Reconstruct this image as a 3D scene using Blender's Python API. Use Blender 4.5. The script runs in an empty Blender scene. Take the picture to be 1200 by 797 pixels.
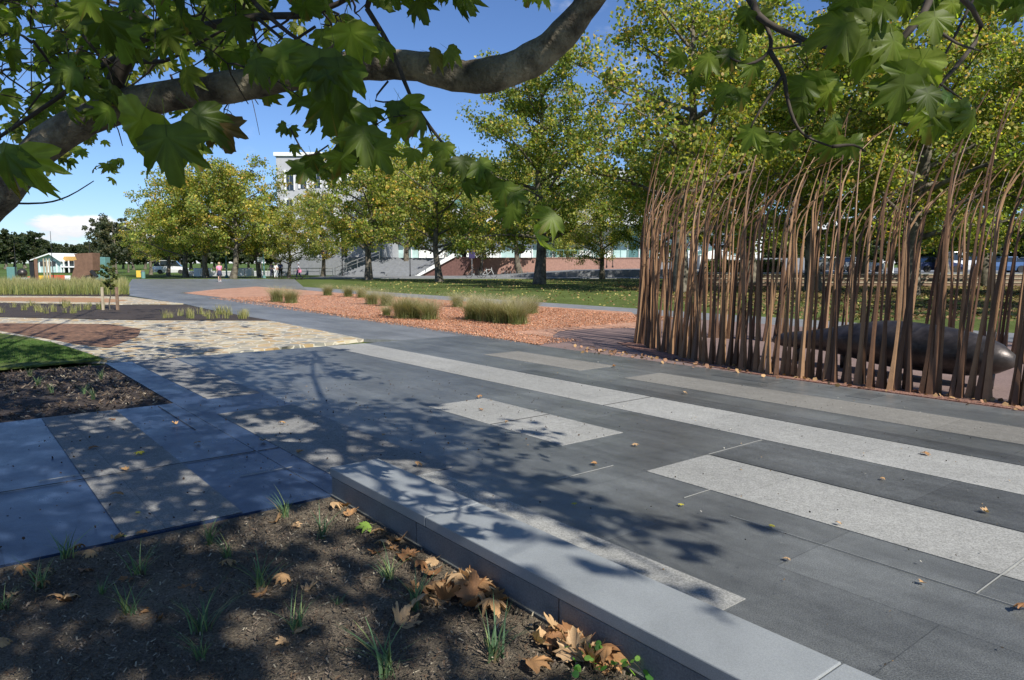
import bpy, math, random
import numpy as np
from mathutils import Vector, Matrix
rnd = random.Random(7); rng = np.random.default_rng(7)
C = bpy.context.scene.collection; S = bpy.context.scene
F = 845.0; CH = 1.6; PIT = math.atan(90.5 / F)

# ---------------------------------------------------------------- geometry of the place
def ray(px, py):
    dx = px - 600; dy = 398.5 - py
    return np.array([dx, F * math.cos(PIT) + dy * math.sin(PIT), -F * math.sin(PIT) + dy * math.cos(PIT)])
def G(px, py, z=0.0):                       # where the photo's point meets the level z
    d = ray(px, py); t = (z - CH) / d[2]; return np.array([d[0] * t, d[1] * t, z])
def R(px, py, Y):                           # a point at the distance Y
    d = ray(px, py); t = Y / d[1]; return np.array([d[0] * t, Y, CH + d[2] * t])
AZ = math.radians(-38.6)
UA = np.array([math.sin(AZ), math.cos(AZ), 0]); VA = np.array([math.cos(AZ), -math.sin(AZ), 0])
def W(u, v, z=0.0): return UA * u + VA * v + np.array([0, 0, z])
SUN_AZ = math.radians(144); SUN_EL = math.radians(41)
SD = np.array([math.sin(SUN_AZ) * math.cos(SUN_EL), math.cos(SUN_AZ) * math.cos(SUN_EL), math.sin(SUN_EL)])

# ---------------------------------------------------------------- materials
def mat(name, col, rough=.8, var=.25, scale=8, bump=0., bscale=None, metal=0., col2=None, spec=.5, extra=None, detail=6):
    m = bpy.data.materials.new(name); m.use_nodes = True; nt = m.node_tree; N = nt.nodes; L = nt.links
    b = N['Principled BSDF']; b.inputs['Roughness'].default_value = rough; b.inputs['Metallic'].default_value = metal
    b.inputs['Specular IOR Level'].default_value = spec
    tc = N.new('ShaderNodeTexCoord'); nz = N.new('ShaderNodeTexNoise'); nz.inputs['Scale'].default_value = scale
    nz.inputs['Detail'].default_value = detail; nz.inputs['Roughness'].default_value = .65; L.new(tc.outputs['Object'], nz.inputs['Vector'])
    cr = N.new('ShaderNodeValToRGB'); L.new(nz.outputs['Fac'], cr.inputs['Fac'])
    c = np.array(col); c2 = np.array(col2) if col2 is not None else c * (1 + var); c1 = c * (1 - var)
    cr.color_ramp.elements[0].position = .36; cr.color_ramp.elements[0].color = (*c1, 1)
    cr.color_ramp.elements[1].position = .64; cr.color_ramp.elements[1].color = (*c2, 1)
    out = cr.outputs['Color']
    if extra:                                # second, coarser or finer, mottling: (scale, low, high)
        n2 = N.new('ShaderNodeTexNoise'); n2.inputs['Scale'].default_value = extra[0]; n2.inputs['Detail'].default_value = 5
        L.new(tc.outputs['Object'], n2.inputs['Vector'])
        mr = N.new('ShaderNodeMapRange'); mr.inputs[1].default_value = .3; mr.inputs[2].default_value = .7
        mr.inputs[3].default_value = extra[1]; mr.inputs[4].default_value = extra[2]; L.new(n2.outputs['Fac'], mr.inputs[0])
        mx = N.new('ShaderNodeVectorMath'); mx.operation = 'SCALE'; L.new(out, mx.inputs[0]); L.new(mr.outputs[0], mx.inputs['Scale'])
        out = mx.outputs[0]
        rr = N.new('ShaderNodeMapRange'); rr.inputs[3].default_value = rough - .08; rr.inputs[4].default_value = min(1, rough + .1)
        L.new(n2.outputs['Fac'], rr.inputs[0]); L.new(rr.outputs[0], b.inputs['Roughness'])
    L.new(out, b.inputs['Base Color'])
    if bump:
        n3 = N.new('ShaderNodeTexNoise'); n3.inputs['Scale'].default_value = bscale or scale * 3; n3.inputs['Detail'].default_value = 4
        L.new(tc.outputs['Object'], n3.inputs['Vector']); bp = N.new('ShaderNodeBump'); bp.inputs['Strength'].default_value = bump
        bp.inputs['Distance'].default_value = .02; L.new(n3.outputs['Fac'], bp.inputs['Height']); L.new(bp.outputs[0], b.inputs['Normal'])
    return m
def plain(name, col, rough=.6, metal=0., var=.08): return mat(name, col, rough, var, 5, metal=metal)
def leafmat(name, trans=.45, rough=.45, gain=1.6, spec=.35):
    m = bpy.data.materials.new(name); m.use_nodes = True; nt = m.node_tree; N = nt.nodes; L = nt.links
    b = N['Principled BSDF']; b.inputs['Roughness'].default_value = rough; b.inputs['Specular IOR Level'].default_value = spec
    at = N.new('ShaderNodeAttribute'); at.attribute_name = 'Col'
    tc = N.new('ShaderNodeTexCoord'); nz = N.new('ShaderNodeTexNoise'); nz.inputs['Scale'].default_value = 30; nz.inputs['Detail'].default_value = 3
    L.new(tc.outputs['Object'], nz.inputs['Vector']); mr = N.new('ShaderNodeMapRange'); mr.inputs[3].default_value = .7; mr.inputs[4].default_value = 1.3
    L.new(nz.outputs['Fac'], mr.inputs[0]); v = N.new('ShaderNodeVectorMath'); v.operation = 'SCALE'
    L.new(at.outputs['Color'], v.inputs[0]); L.new(mr.outputs[0], v.inputs['Scale'])
    L.new(v.outputs[0], b.inputs['Base Color'])
    tr = N.new('ShaderNodeBsdfTranslucent'); v2 = N.new('ShaderNodeVectorMath'); v2.operation = 'MULTIPLY'
    v2.inputs[1].default_value = (gain * 1.05, gain * 1.15, gain * .45); L.new(v.outputs[0], v2.inputs[0]); L.new(v2.outputs[0], tr.inputs['Color'])
    mx = N.new('ShaderNodeMixShader'); mx.inputs[0].default_value = trans
    L.new(b.outputs[0], mx.inputs[1]); L.new(tr.outputs[0], mx.inputs[2]); L.new(mx.outputs[0], N['Material Output'].inputs['Surface'])
    return m
def vormat(name, cols, scale, rough=.9, joint=None, jw=.04, bump=.6, stretch=(1, 1, 1), spec=.4):   # pebbles / crazy paving
    m = bpy.data.materials.new(name); m.use_nodes = True; nt = m.node_tree; N = nt.nodes; L = nt.links
    b = N['Principled BSDF']; b.inputs['Roughness'].default_value = rough; b.inputs['Specular IOR Level'].default_value = spec
    tc = N.new('ShaderNodeTexCoord'); mp = N.new('ShaderNodeMapping'); mp.inputs['Scale'].default_value = stretch; L.new(tc.outputs['Object'], mp.inputs[0])
    vo = N.new('ShaderNodeTexVoronoi'); vo.inputs['Scale'].default_value = scale; L.new(mp.outputs[0], vo.inputs['Vector'])
    sp = N.new('ShaderNodeSeparateColor'); L.new(vo.outputs['Color'], sp.inputs[0])
    cr = N.new('ShaderNodeValToRGB'); cr.color_ramp.interpolation = 'CONSTANT' if joint else 'LINEAR'
    while len(cr.color_ramp.elements) < len(cols): cr.color_ramp.elements.new(.5)
    for i, c in enumerate(cols): cr.color_ramp.elements[i].position = i / len(cols); cr.color_ramp.elements[i].color = (*c, 1)
    L.new(sp.outputs[0], cr.inputs[0]); out = cr.outputs[0]
    nz = N.new('ShaderNodeTexNoise'); nz.inputs['Scale'].default_value = 1.3; nz.inputs['Detail'].default_value = 6; L.new(tc.outputs['Object'], nz.inputs['Vector'])
    mr = N.new('ShaderNodeMapRange'); mr.inputs[1].default_value = .3; mr.inputs[2].default_value = .7; mr.inputs[3].default_value = .8; mr.inputs[4].default_value = 1.15
    L.new(nz.outputs['Fac'], mr.inputs[0]); v = N.new('ShaderNodeVectorMath'); v.operation = 'SCALE'; L.new(out, v.inputs[0]); L.new(mr.outputs[0], v.inputs['Scale']); out = v.outputs[0]
    if joint:
        ve = N.new('ShaderNodeTexVoronoi'); ve.feature = 'DISTANCE_TO_EDGE'; ve.inputs['Scale'].default_value = scale; L.new(mp.outputs[0], ve.inputs['Vector'])
        lt = N.new('ShaderNodeMath'); lt.operation = 'LESS_THAN'; lt.inputs[1].default_value = jw; L.new(ve.outputs['Distance'], lt.inputs[0])
        mx = N.new('ShaderNodeMix'); mx.data_type = 'RGBA'; L.new(lt.outputs[0], mx.inputs['Factor']); L.new(out, mx.inputs['A']); mx.inputs['B'].default_value = (*joint, 1); out = mx.outputs['Result']
    L.new(out, b.inputs['Base Color'])
    bp = N.new('ShaderNodeBump'); bp.inputs['Strength'].default_value = bump; bp.inputs['Distance'].default_value = .02; bp.invert = True
    L.new(vo.outputs['Distance'], bp.inputs['Height']); L.new(bp.outputs[0], b.inputs['Normal'])
    return m

def pave(name, col, rough, spec, sp_scale, sp_amt, slab=.10, stain=(.72, 1.22), joint=.5, scuff=.12):
    m = bpy.data.materials.new(name); m.use_nodes = True; nt = m.node_tree; N = nt.nodes; L = nt.links; b = N['Principled BSDF']; b.inputs['Specular IOR Level'].default_value = spec
    tc = N.new('ShaderNodeTexCoord'); P = tc.outputs['Object']
    def dot(v): n = N.new('ShaderNodeVectorMath'); n.operation = 'DOT_PRODUCT'; n.inputs[1].default_value = tuple(v); L.new(P, n.inputs[0]); return n.outputs['Value']
    cx = N.new('ShaderNodeCombineXYZ'); L.new(dot(UA), cx.inputs[0]); L.new(dot(VA), cx.inputs[1]); ad = N.new('ShaderNodeVectorMath'); ad.inputs[1].default_value = (40.4, 40 - .19, 0); L.new(cx.outputs[0], ad.inputs[0]); UVc = ad.outputs[0]
    def noise(scale, det, vec=P, ro=.6): n = N.new('ShaderNodeTexNoise'); n.inputs['Scale'].default_value = scale; n.inputs['Detail'].default_value = det; n.inputs['Roughness'].default_value = ro; L.new(vec, n.inputs['Vector']); return n.outputs['Fac']
    def rng_(src, a, b_, c, d): n = N.new('ShaderNodeMapRange'); n.inputs[1].default_value = a; n.inputs[2].default_value = b_; n.inputs[3].default_value = c; n.inputs[4].default_value = d; L.new(src, n.inputs[0]); return n.outputs[0]
    def mul(a, b_): n = N.new('ShaderNodeMath'); n.operation = 'MULTIPLY'; L.new(a, n.inputs[0]); L.new(b_, n.inputs[1]); return n.outputs[0]
    br = N.new('ShaderNodeTexBrick'); br.inputs['Scale'].default_value = 1; br.inputs['Brick Width'].default_value = 1.6; br.inputs['Row Height'].default_value = .8; br.inputs['Mortar Size'].default_value = .003; br.inputs['Mortar Smooth'].default_value = .2
    br.inputs['Color1'].default_value = (1 - slab, 1 - slab, 1 - slab, 1); br.inputs['Color2'].default_value = (1 + slab, 1 + slab, 1 + slab, 1); br.inputs['Mortar'].default_value = (joint, joint, joint, 1); L.new(UVc, br.inputs['Vector'])
    st = N.new('ShaderNodeMapping'); st.inputs['Scale'].default_value = (.35, 2.2, 1); L.new(UVc, st.inputs[0])
    speck = rng_(noise(sp_scale, 2, P, .8), .35, .65, 1 - sp_amt, 1 + sp_amt); big = rng_(noise(.55, 7, P, .7), .3, .7, *stain); streak = rng_(noise(1.6, 8, st.outputs[0], .7), .35, .65, 1 - scuff, 1 + scuff); mid_ = rng_(noise(14, 5, P, .75), .3, .7, .86, 1.12)
    spot = rng_(noise(38, 2, P, .5), .70, .76, 1, .62)
    f = mul(mul(mul(mul(speck, big), streak), mid_), spot); v = N.new('ShaderNodeVectorMath'); v.operation = 'SCALE'; L.new(br.outputs['Color'], v.inputs[0]); L.new(f, v.inputs['Scale'])
    v2 = N.new('ShaderNodeVectorMath'); v2.operation = 'MULTIPLY'; v2.inputs[1].default_value = col; L.new(v.outputs[0], v2.inputs[0]); L.new(v2.outputs[0], b.inputs['Base Color'])
    L.new(rng_(noise(1.7, 6, P, .7), .3, .7, rough - .07, rough + .12), b.inputs['Roughness'])
    bp = N.new('ShaderNodeBump'); bp.inputs['Strength'].default_value = .22; bp.inputs['Distance'].default_value = .004; L.new(noise(sp_scale * .8, 3, P, .7), bp.inputs['Height']); L.new(bp.outputs[0], b.inputs['Normal']); return m
M = {}
M['dark_pave'] = pave('dark_granite', (.122, .128, .124), .36, .45, 150, .5, .13, (.62, 1.35), .6, .22)
M['sky_tinted_pave'] = pave('honed_granite_sky_tint', (.026, .042, .080), .32, .26, 150, .4, .12, (.8, 1.2), .6, .12)  # dark honed stone, with the shade's blue sky sheen mixed into the colour
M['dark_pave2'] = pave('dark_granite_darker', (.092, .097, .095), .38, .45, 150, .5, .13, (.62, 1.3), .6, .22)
M['pale_pave'] = pave('pale_granite', (.315, .312, .288), .72, .15, 95, .30, .05, (.86, 1.1), .7, .07)
M['far_pave'] = pave('far_granite', (.17, .175, .172), .42, .4, 150, .3, .12, (.75, 1.2), .7, .15)  # a lighter grey than the main field, for the far plaza
M['grey_pave'] = pave('mid_grey_granite', (.235, .23, .215), .75, .15, 95, .3, .06, (.8, 1.15), .7, .08)
M['mid_pave'] = pave('buff_granite', (.215, .205, .18), .72, .15, 95, .25, .05, (.85, 1.1), .7, .08)
M['coping'] = mat('honed_bluestone', (.26, .275, .275), .5, .16, 240, .06, 260, extra=(3, .88, 1.1))
M['wallblock'] = mat('bluestone_block', (.18, .18, .172), .8, .2, 120, .3, 180, extra=(4, .75, 1.15))
M['joint_d'] = plain('dark_joint', (.045, .045, .045), .9)
M['joint_l'] = plain('pale_joint', (.27, .27, .25), .9)
M['soil'] = mat('garden_soil', (.145, .116, .078), .95, .5, 90, 1., 140, extra=(2.5, .7, 1.25))
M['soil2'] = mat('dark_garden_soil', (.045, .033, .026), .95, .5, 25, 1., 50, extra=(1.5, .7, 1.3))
M['chip'] = leafmat('mulch_chips', .05, .85)
M['lawn'] = mat('lawn_grass', (.095, .125, .034), .95, .35, 9, .8, 60, extra=(.35, .8, 1.2), spec=.1)
M['field'] = mat('far_grass', (.085, .13, .03), .95, .25, .25, .4, 5, extra=(.05, .8, 1.2), spec=.1)
M['gravel'] = vormat('red_gravel', [(.34, .16, .09), (.46, .23, .14), (.52, .29, .18), (.50, .34, .24), (.38, .18, .11)], 34)
M['pinkpave'] = mat('pink_brick_paving', (.21, .145, .125), .8, .2, 30, .3, 60, extra=(1.2, .85, 1.15))
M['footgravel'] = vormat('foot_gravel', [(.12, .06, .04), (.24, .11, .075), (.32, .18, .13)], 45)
M['crazy'] = vormat('crazy_paving', [(.42, .35, .22), (.30, .27, .20), (.46, .33, .17), (.36, .32, .25), (.42, .28, .13), (.50, .43, .29), (.26, .25, .21)], 3.9, .85, (.56, .51, .40), .045, .15, (1, 1, 1))
M['brownmulch'] = mat('brown_mulch', (.19, .10, .055), .95, .6, 8, .8, 60, extra=(1., .7, 1.2))
M['orangepath'] = mat('orange_gravel_path', (.36, .20, .10), .95, .2, 20, .3, 60)
M['paleedge'] = mat('pale_stone_edge', (.36, .34, .29), .8, .2, 6)
M['greypath'] = mat('grey_path', (.20, .205, .21), .7, .15, 3, .1, 60, extra=(.5, .9, 1.1))
M['bark'] = mat('plane_bark', (.12, .09, .06), .9, .45, 7, 1.0, 45, col2=(.34, .29, .20), extra=(3.2, .45, 1.1))
M['treebark'] = mat('tree_bark', (.075, .06, .045), .9, .4, 3, .5, 12, col2=(.19, .165, .12))
M['twig'] = mat('twig_bark', (.05, .038, .028), .85, .3, 20)
M['leaf'] = leafmat('plane_leaf', .55, .48, 2.4)
M['crown'] = leafmat('crown_leaf', .42, .55, 2.1)
M['dryleaf'] = leafmat('dry_leaf', .15, .7, 1.)
M['blade'] = leafmat('grass_blade', .3, .6, 1.3)
M['reed'] = mat('rusted_reed', (.21, .115, .058), .5, .14, 5, .12, 40, extra=(1.5, .8, 1.15), spec=.35)
M['reed_dark'] = mat('dark_rusted_reed', (.11, .058, .032), .5, .2, 5, .12, 40, extra=(1.5, .75, 1.2), spec=.35)
M['reed_tan'] = mat('tan_rusted_reed', (.29, .17, .09), .55, .14, 5, .12, 40, extra=(1.5, .85, 1.12), spec=.3)
M['bronze'] = mat('dark_bronze', (.062, .054, .05), .42, .4, 6, .15, 20, metal=.6, extra=(5, .7, 1.4))
M['stone'] = mat('pale_concrete', (.40, .41, .42), .8, .07, 2)
M['white'] = plain('white_cladding', (.78, .80, .78), .6)
M['glass'] = mat('teal_glass', (.10, .20, .20), .08, .3, .6, spec=.8)
M['paleglass'] = mat('pale_glass', (.42, .58, .56), .15, .2, .5, spec=.8)
M['darkglass'] = mat('dark_glass', (.02, .028, .035), .06, .2, 1, spec=.8)
M['stairs'] = mat('grey_stair_stone', (.20, .21, .225), .75, .12, 3)
M['redbrick'] = mat('dark_red_brick', (.13, .065, .055), .85, .25, 4, .2, 20)
M['pinkbrick'] = mat('pink_brick', (.33, .19, .15), .85, .15, 4, .2, 20)
M['steel'] = plain('brushed_steel', (.5, .5, .5), .35, .8)
M['black'] = plain('black_paint', (.02, .02, .022), .45)
M['rubber'] = plain('black_rubber', (.02, .02, .02), .8)
M['teal'] = plain('teal_paint', (.12, .25, .23), .5)
M['rust'] = mat('rust_brown_steel', (.17, .095, .06), .8, .2, 3)
M['timber'] = mat('pale_timber', (.38, .32, .22), .85, .2, 6)
M['browntimber'] = mat('brown_timber', (.20, .13, .085), .85, .25, 5)
M['orange'] = plain('ochre_roof', (.50, .30, .09), .7)
M['yellow'] = plain('yellow_panel', (.75, .48, .06), .6)
M['red'] = plain('red_panel', (.62, .10, .05), .6)
M['purple'] = plain('purple_banner', (.035, .025, .09), .7)
M['skin'] = plain('skin', (.48, .28, .20), .6)
M['hairb'] = plain('fair_hair', (.45, .33, .17), .7); M['haird'] = plain('dark_hair', (.03, .02, .015), .7)
M['pinkc'] = plain('pink_cloth', (.75, .25, .36), .8); M['navyc'] = plain('navy_cloth', (.03, .035, .07), .8)
M['whitec'] = plain('white_cloth', (.7, .7, .7), .8); M['bluec'] = plain('blue_cloth', (.05, .08, .2), .8); M['greyc'] = plain('grey_cloth', (.12, .12, .13), .8)

# ---------------------------------------------------------------- mesh helpers
def link(o, parent=None):
    C.objects.link(o)
    if parent: o.parent = parent
    return o
def T(o, label, cat, group=None):
    o['label'] = label; o['category'] = cat
    if group: o['group'] = group
    return o
def ST(o, kind='structure', label=None, cat=None):
    o['kind'] = kind
    if label: o['label'] = label
    if cat: o['category'] = cat
    return o
def E_(name, loc=(0, 0, 0), rz=0.):
    o = bpy.data.objects.new(name, None); o.empty_display_size = .2; C.objects.link(o); o.location = tuple(loc); o.rotation_euler = (0, 0, rz); return o
class MB:
    def __init__(s): s.v = []; s.f = []; s.c = []
    def quad(s, a, b, c, d): n = len(s.v); s.v += [tuple(a), tuple(b), tuple(c), tuple(d)]; s.f.append((n, n + 1, n + 2, n + 3)); return s
    def poly(s, pts): n = len(s.v); s.v += [tuple(p) for p in pts]; s.f.append(tuple(range(n, n + len(pts)))); return s
    def slab(s, pts, z0, z1):
        n = len(s.v); k = len(pts); s.v += [(p[0], p[1], z0) for p in pts] + [(p[0], p[1], z1) for p in pts]
        s.f.append(tuple(range(n + k, n + 2 * k))); s.f.append(tuple(range(n + k - 1, n - 1, -1)))
        for i in range(k): j = (i + 1) % k; s.f.append((n + i, n + j, n + k + j, n + k + i))
        return s
    def prism(s, prof, axis_a, axis_b, ext):      # prof: 2D points along axis_a/axis_b vectors from origin (0), extruded by ext
        a = np.array(axis_a); b = np.array(axis_b); e = np.array(ext); n = len(s.v); k = len(prof)
        for q in (0, 1):
            for p in prof: s.v.append(tuple(a * p[0] + b * p[1] + e * q))
        s.f.append(tuple(range(n, n + k))); s.f.append(tuple(range(n + 2 * k - 1, n + k - 1, -1)))
        for i in range(k): j = (i + 1) % k; s.f.append((n + i, n + k + i, n + k + j, n + j))
        return s
    def box(s, x0, x1, y0, y1, z0, z1): return s.slab([(x0, y0), (x1, y0), (x1, y1), (x0, y1)], z0, z1)
    def obox(s, c, ax, ay, hx, hy, z0, z1):       # oriented box
        c = np.array(c)[:2]; ax = np.array(ax)[:2]; ay = np.array(ay)[:2]
        return s.slab([c - ax * hx - ay * hy, c + ax * hx - ay * hy, c + ax * hx + ay * hy, c - ax * hx + ay * hy], z0, z1)
    def tube(s, pts, rad, k=8, cap=True, flat=1.0, up=None):
        pts = [np.array(p, float) for p in pts]; n0 = len(s.v); rad = [rad] * len(pts) if np.isscalar(rad) else rad
        ref = np.array(up if up is not None else (.31, .17, .93), float)
        for i, p in enumerate(pts):
            t = pts[min(i + 1, len(pts) - 1)] - pts[max(i - 1, 0)]; t = t / (np.linalg.norm(t) + 1e-9)
            a = np.cross(t, ref); na = np.linalg.norm(a)
            if na < .05: a = np.cross(t, np.array([1., 0, 0])); na = np.linalg.norm(a)
            a /= na; b = np.cross(t, a)
            for j in range(k):
                q = 2 * math.pi * j / k; s.v.append(tuple(p + (a * math.cos(q) + b * math.sin(q) * flat) * rad[i]))
        for i in range(len(pts) - 1):
            for j in range(k):
                a0 = n0 + i * k + j; a1 = n0 + i * k + (j + 1) % k; s.f.append((a0, a1, a1 + k, a0 + k))
        if cap: s.f.append(tuple(range(n0 + k - 1, n0 - 1, -1))); e = n0 + (len(pts) - 1) * k; s.f.append(tuple(range(e, e + k)))
        return s
    def ball(s, c, r, k=12, m=8, sx=1, sy=1, sz=1):
        n0 = len(s.v)
        for i in range(m + 1):
            th = math.pi * i / m
            for j in range(k):
                ph = 2 * math.pi * j / k; s.v.append((c[0] + r * sx * math.sin(th) * math.cos(ph), c[1] + r * sy * math.sin(th) * math.sin(ph), c[2] + r * sz * math.cos(th)))
        for i in range(m):
            for j in range(k): a = n0 + i * k + j; b = n0 + i * k + (j + 1) % k; s.f.append((a, a + k, b + k, b))
        return s
    def mesh(s, name): me = bpy.data.meshes.new(name); me.from_pydata(s.v, [], s.f); me.update(); return me
    def build(s, name, m, parent=None, smooth=False, bevel=0):
        me = s.mesh(name); me.materials.append(m)
        if smooth: me.polygons.foreach_set('use_smooth', [True] * len(me.polygons))
        o = link(bpy.data.objects.new(name, me), parent)
        if bevel: bv = o.modifiers.new('b', 'BEVEL'); bv.width = bevel; bv.segments = 2; bv.limit_method = 'ANGLE'
        return o
def tri_mesh(name, V, Fc, mt, col=None, smooth=False):
    me = bpy.data.meshes.new(name); V = np.asarray(V, np.float32); Fc = np.asarray(Fc, np.int32); n = len(Fc)
    me.vertices.add(len(V)); me.vertices.foreach_set('co', V.ravel()); me.loops.add(n * 3); me.loops.foreach_set('vertex_index', Fc.ravel())
    me.polygons.add(n); me.polygons.foreach_set('loop_start', np.arange(0, n * 3, 3, dtype=np.int32)); me.polygons.foreach_set('loop_total', np.full(n, 3, np.int32))
    if smooth: me.polygons.foreach_set('use_smooth', np.ones(n, bool))
    me.update(calc_edges=True); me.validate()
    if col is not None:
        ca = me.color_attributes.new('Col', 'FLOAT_COLOR', 'POINT'); c4 = np.ones((len(V), 4), np.float32); c4[:, :3] = col; ca.data.foreach_set('color', c4.ravel())
    me.materials.append(mt); return me
def rotmats(xdir, normal):                      # columns: side, tip direction, normal
    y = xdir / np.linalg.norm(xdir, axis=1, keepdims=True); x = np.cross(y, normal); x /= np.linalg.norm(x, axis=1, keepdims=True) + 1e-9
    z = np.cross(x, y); return np.stack([x, y, z], axis=2)
def scatter(name, tv, tf, pos, rot, scl, col, mt, smooth=False):
    tv = np.asarray(tv); tf = np.asarray(tf); n = len(pos); k = len(tv)
    V = np.einsum('nij,kj->nki', rot, tv) * np.asarray(scl)[:, None, None] + pos[:, None, :]
    Fc = tf[None] + (np.arange(n) * k)[:, None, None]
    return tri_mesh(name, V.reshape(-1, 3), Fc.reshape(-1, 3), mt, np.repeat(col, k, axis=0), smooth)
def rdir(n): v = rng.normal(size=(n, 3)); return v / np.linalg.norm(v, axis=1, keepdims=True)
def pick(cols, w, n, jit=.18):
    c = np.array(cols)[rng.choice(len(cols), n, p=np.array(w) / sum(w))]; return c * (1 + rng.normal(0, jit, (n, 1))).clip(.4, 1.8)

def leaf_shape(curl=.25, seed=0):               # lobed plane-tree leaf, length ~1, petiole at origin, tip to +Y
    r0 = random.Random(seed)
    half = [(0, 1.0), (6, .88), (10, .90), (11, .84), (15, .70), (19, .70), (24, .57), (29, .52), (33, .63), (36, .64), (40, .82), (45, .90), (49, .77), (52, .78), (58, .62), (66, .54), (73, .60), (78, .68), (85, .76), (90, .70), (98, .66), (106, .55), (118, .48), (138, .40), (160, .26)]
    pts = [(a, r) for a, r in half] + [(-a, r) for a, r in reversed(half[1:])]
    V = [(0, .12, 0)]; cen = np.array([0, .12])
    for a, r in pts:
        r *= 1 + r0.uniform(-.06, .06); x = math.sin(math.radians(a)) * r * .74; y = .12 + math.cos(math.radians(a)) * r * .66
        ridge = 1 if min(abs(abs(a) - k) for k in (0, 46, 90)) < 5 else -1
        V.append((x, y, -curl * r * r + .028 * (-ridge) + r0.uniform(-.02, .02)))
    n = len(pts); Fc = [(0, i + 1, (i + 1) % n + 1) for i in range(n)]
    b = len(V); V += [(-.008, .12, 0), (.008, .12, 0), (0.004, -.38, .06), (-.004, -.38, .06)]; Fc += [(b, b + 1, b + 2), (b, b + 2, b + 3)]
    return np.array(V), np.array(Fc)[:, ::-1].copy()
LV, LF = leaf_shape(.28, 1); LV2, LF2 = leaf_shape(.6, 2); LVC, LFC = leaf_shape(1.0, 3)

# ---------------------------------------------------------------- world, sun, camera
S.render.engine = 'CYCLES'
w = bpy.data.worlds.new('World'); S.world = w; w.use_nodes = True; nt = w.node_tree; N = nt.nodes; L = nt.links
bg = N['Background']; sky = N.new('ShaderNodeTexSky'); sky.sky_type = 'NISHITA'; sky.sun_disc = False
sky.sun_elevation = SUN_EL; sky.sun_rotation = SUN_AZ; sky.altitude = 600; sky.air_density = 1.0; sky.dust_density = .15; sky.ozone_density = 1.8
tc = N.new('ShaderNodeTexCoord'); mp = N.new('ShaderNodeMapping'); mp.inputs['Scale'].default_value = (1, 1, 2.6); mp.inputs['Location'].default_value = (6.6, 0, 0); L.new(tc.outputs['Generated'], mp.inputs[0])
nz = N.new('ShaderNodeTexNoise'); nz.inputs['Scale'].default_value = 6.5; nz.inputs['Detail'].default_value = 9; nz.inputs['Roughness'].default_value = .55; L.new(mp.outputs[0], nz.inputs[0])
sx = N.new('ShaderNodeSeparateXYZ'); L.new(tc.outputs['Generated'], sx.inputs[0])
def mr(src, a, b, c, d, st='LINEAR'):
    n = N.new('ShaderNodeMapRange'); n.interpolation_type = st; n.inputs[1].default_value = a; n.inputs[2].default_value = b; n.inputs[3].default_value = c; n.inputs[4].default_value = d; L.new(src, n.inputs[0]); return n.outputs[0]
def mth(op, a, b):
    n = N.new('ShaderNodeMath'); n.operation = op
    for i, q in enumerate((a, b)):
        if hasattr(q, 'links'): L.new(q, n.inputs[i])
        else: n.inputs[i].default_value = q
    return n.outputs[0]
el = sx.outputs['Z']
low = mr(el, .040, .075, .10, -.16, 'SMOOTHSTEP')            # heap clouds sit near the horizon, a few wisps above
dens = mth('ADD', nz.outputs['Fac'], low); cl = mr(dens, .545, .62, 0, 1, 'SMOOTHSTEP'); wisp = mr(nz.outputs['Fac'], .64, .80, 0, .5, 'SMOOTHSTEP')
cl = mth('MAXIMUM', cl, wisp)
shade = mr(nz.outputs['Fac'], .42, .62, .62, 1.0); ccol = N.new('ShaderNodeVectorMath'); ccol.operation = 'SCALE'; ccol.inputs[0].default_value = (14.0, 14.2, 14.8); L.new(shade, ccol.inputs['Scale'])
tint = N.new('ShaderNodeVectorMath'); tint.operation = 'MULTIPLY'; tint.inputs[1].default_value = (.93, 1.16, 1.58); L.new(sky.outputs[0], tint.inputs[0])
mx = N.new('ShaderNodeMix'); mx.data_type = 'RGBA'; L.new(cl, mx.inputs['Factor']); L.new(tint.outputs[0], mx.inputs['A']); L.new(ccol.outputs[0], mx.inputs['B'])
L.new(mx.outputs['Result'], bg.inputs['Color']); bg.inputs['Strength'].default_value = .062
sl = bpy.data.lights.new('sun', 'SUN'); sl.energy = 5.0; sl.angle = math.radians(.53); sl.color = (1, .955, .88)
so = link(bpy.data.objects.new('sun', sl)); so.rotation_euler = Vector(SD).to_track_quat('Z', 'Y').to_euler()
cam = bpy.data.cameras.new('camera'); cam.sensor_width = 36; cam.lens = F / 1200 * 36; cam.clip_end = 5000; cam.clip_start = .05
co = link(bpy.data.objects.new('camera', cam)); co.location = (0, 0, CH); co.rotation_euler = (math.pi / 2 - PIT, 0, 0); S.camera = co
S.view_settings.view_transform = 'Standard'; S.view_settings.look = 'None'; S.view_settings.exposure = .42; S.view_settings.gamma = 1
S.cycles.max_bounces = 6; S.cycles.transparent_max_bounces = 4; S.cycles.use_denoising = True

# ---------------------------------------------------------------- ground and paving
MB().quad((-1500, -300, -.08), (1500, -300, -.08), (1500, 2500, -.08), (-1500, 2500, -.08)).build('ground', M['field'])['kind'] = 'structure'
def rect(u0, u1, v0, v1): return [W(u0, v0), W(u1, v0), W(u1, v1), W(u0, v1)][::-1]
def sheet(name, polys, z, m, th=.004, bottom=None):
    b = MB()
    for p in polys:
        a = sum(p[i][0] * p[(i + 1) % len(p)][1] - p[(i + 1) % len(p)][0] * p[i][1] for i in range(len(p)))
        b.slab(p if a > 0 else p[::-1], (z - th) if bottom is None else bottom, z)
    o = b.build(name, m); o['kind'] = 'structure'; return o
GP = lambda *l: [G(x, y) for x, y in l]
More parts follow.
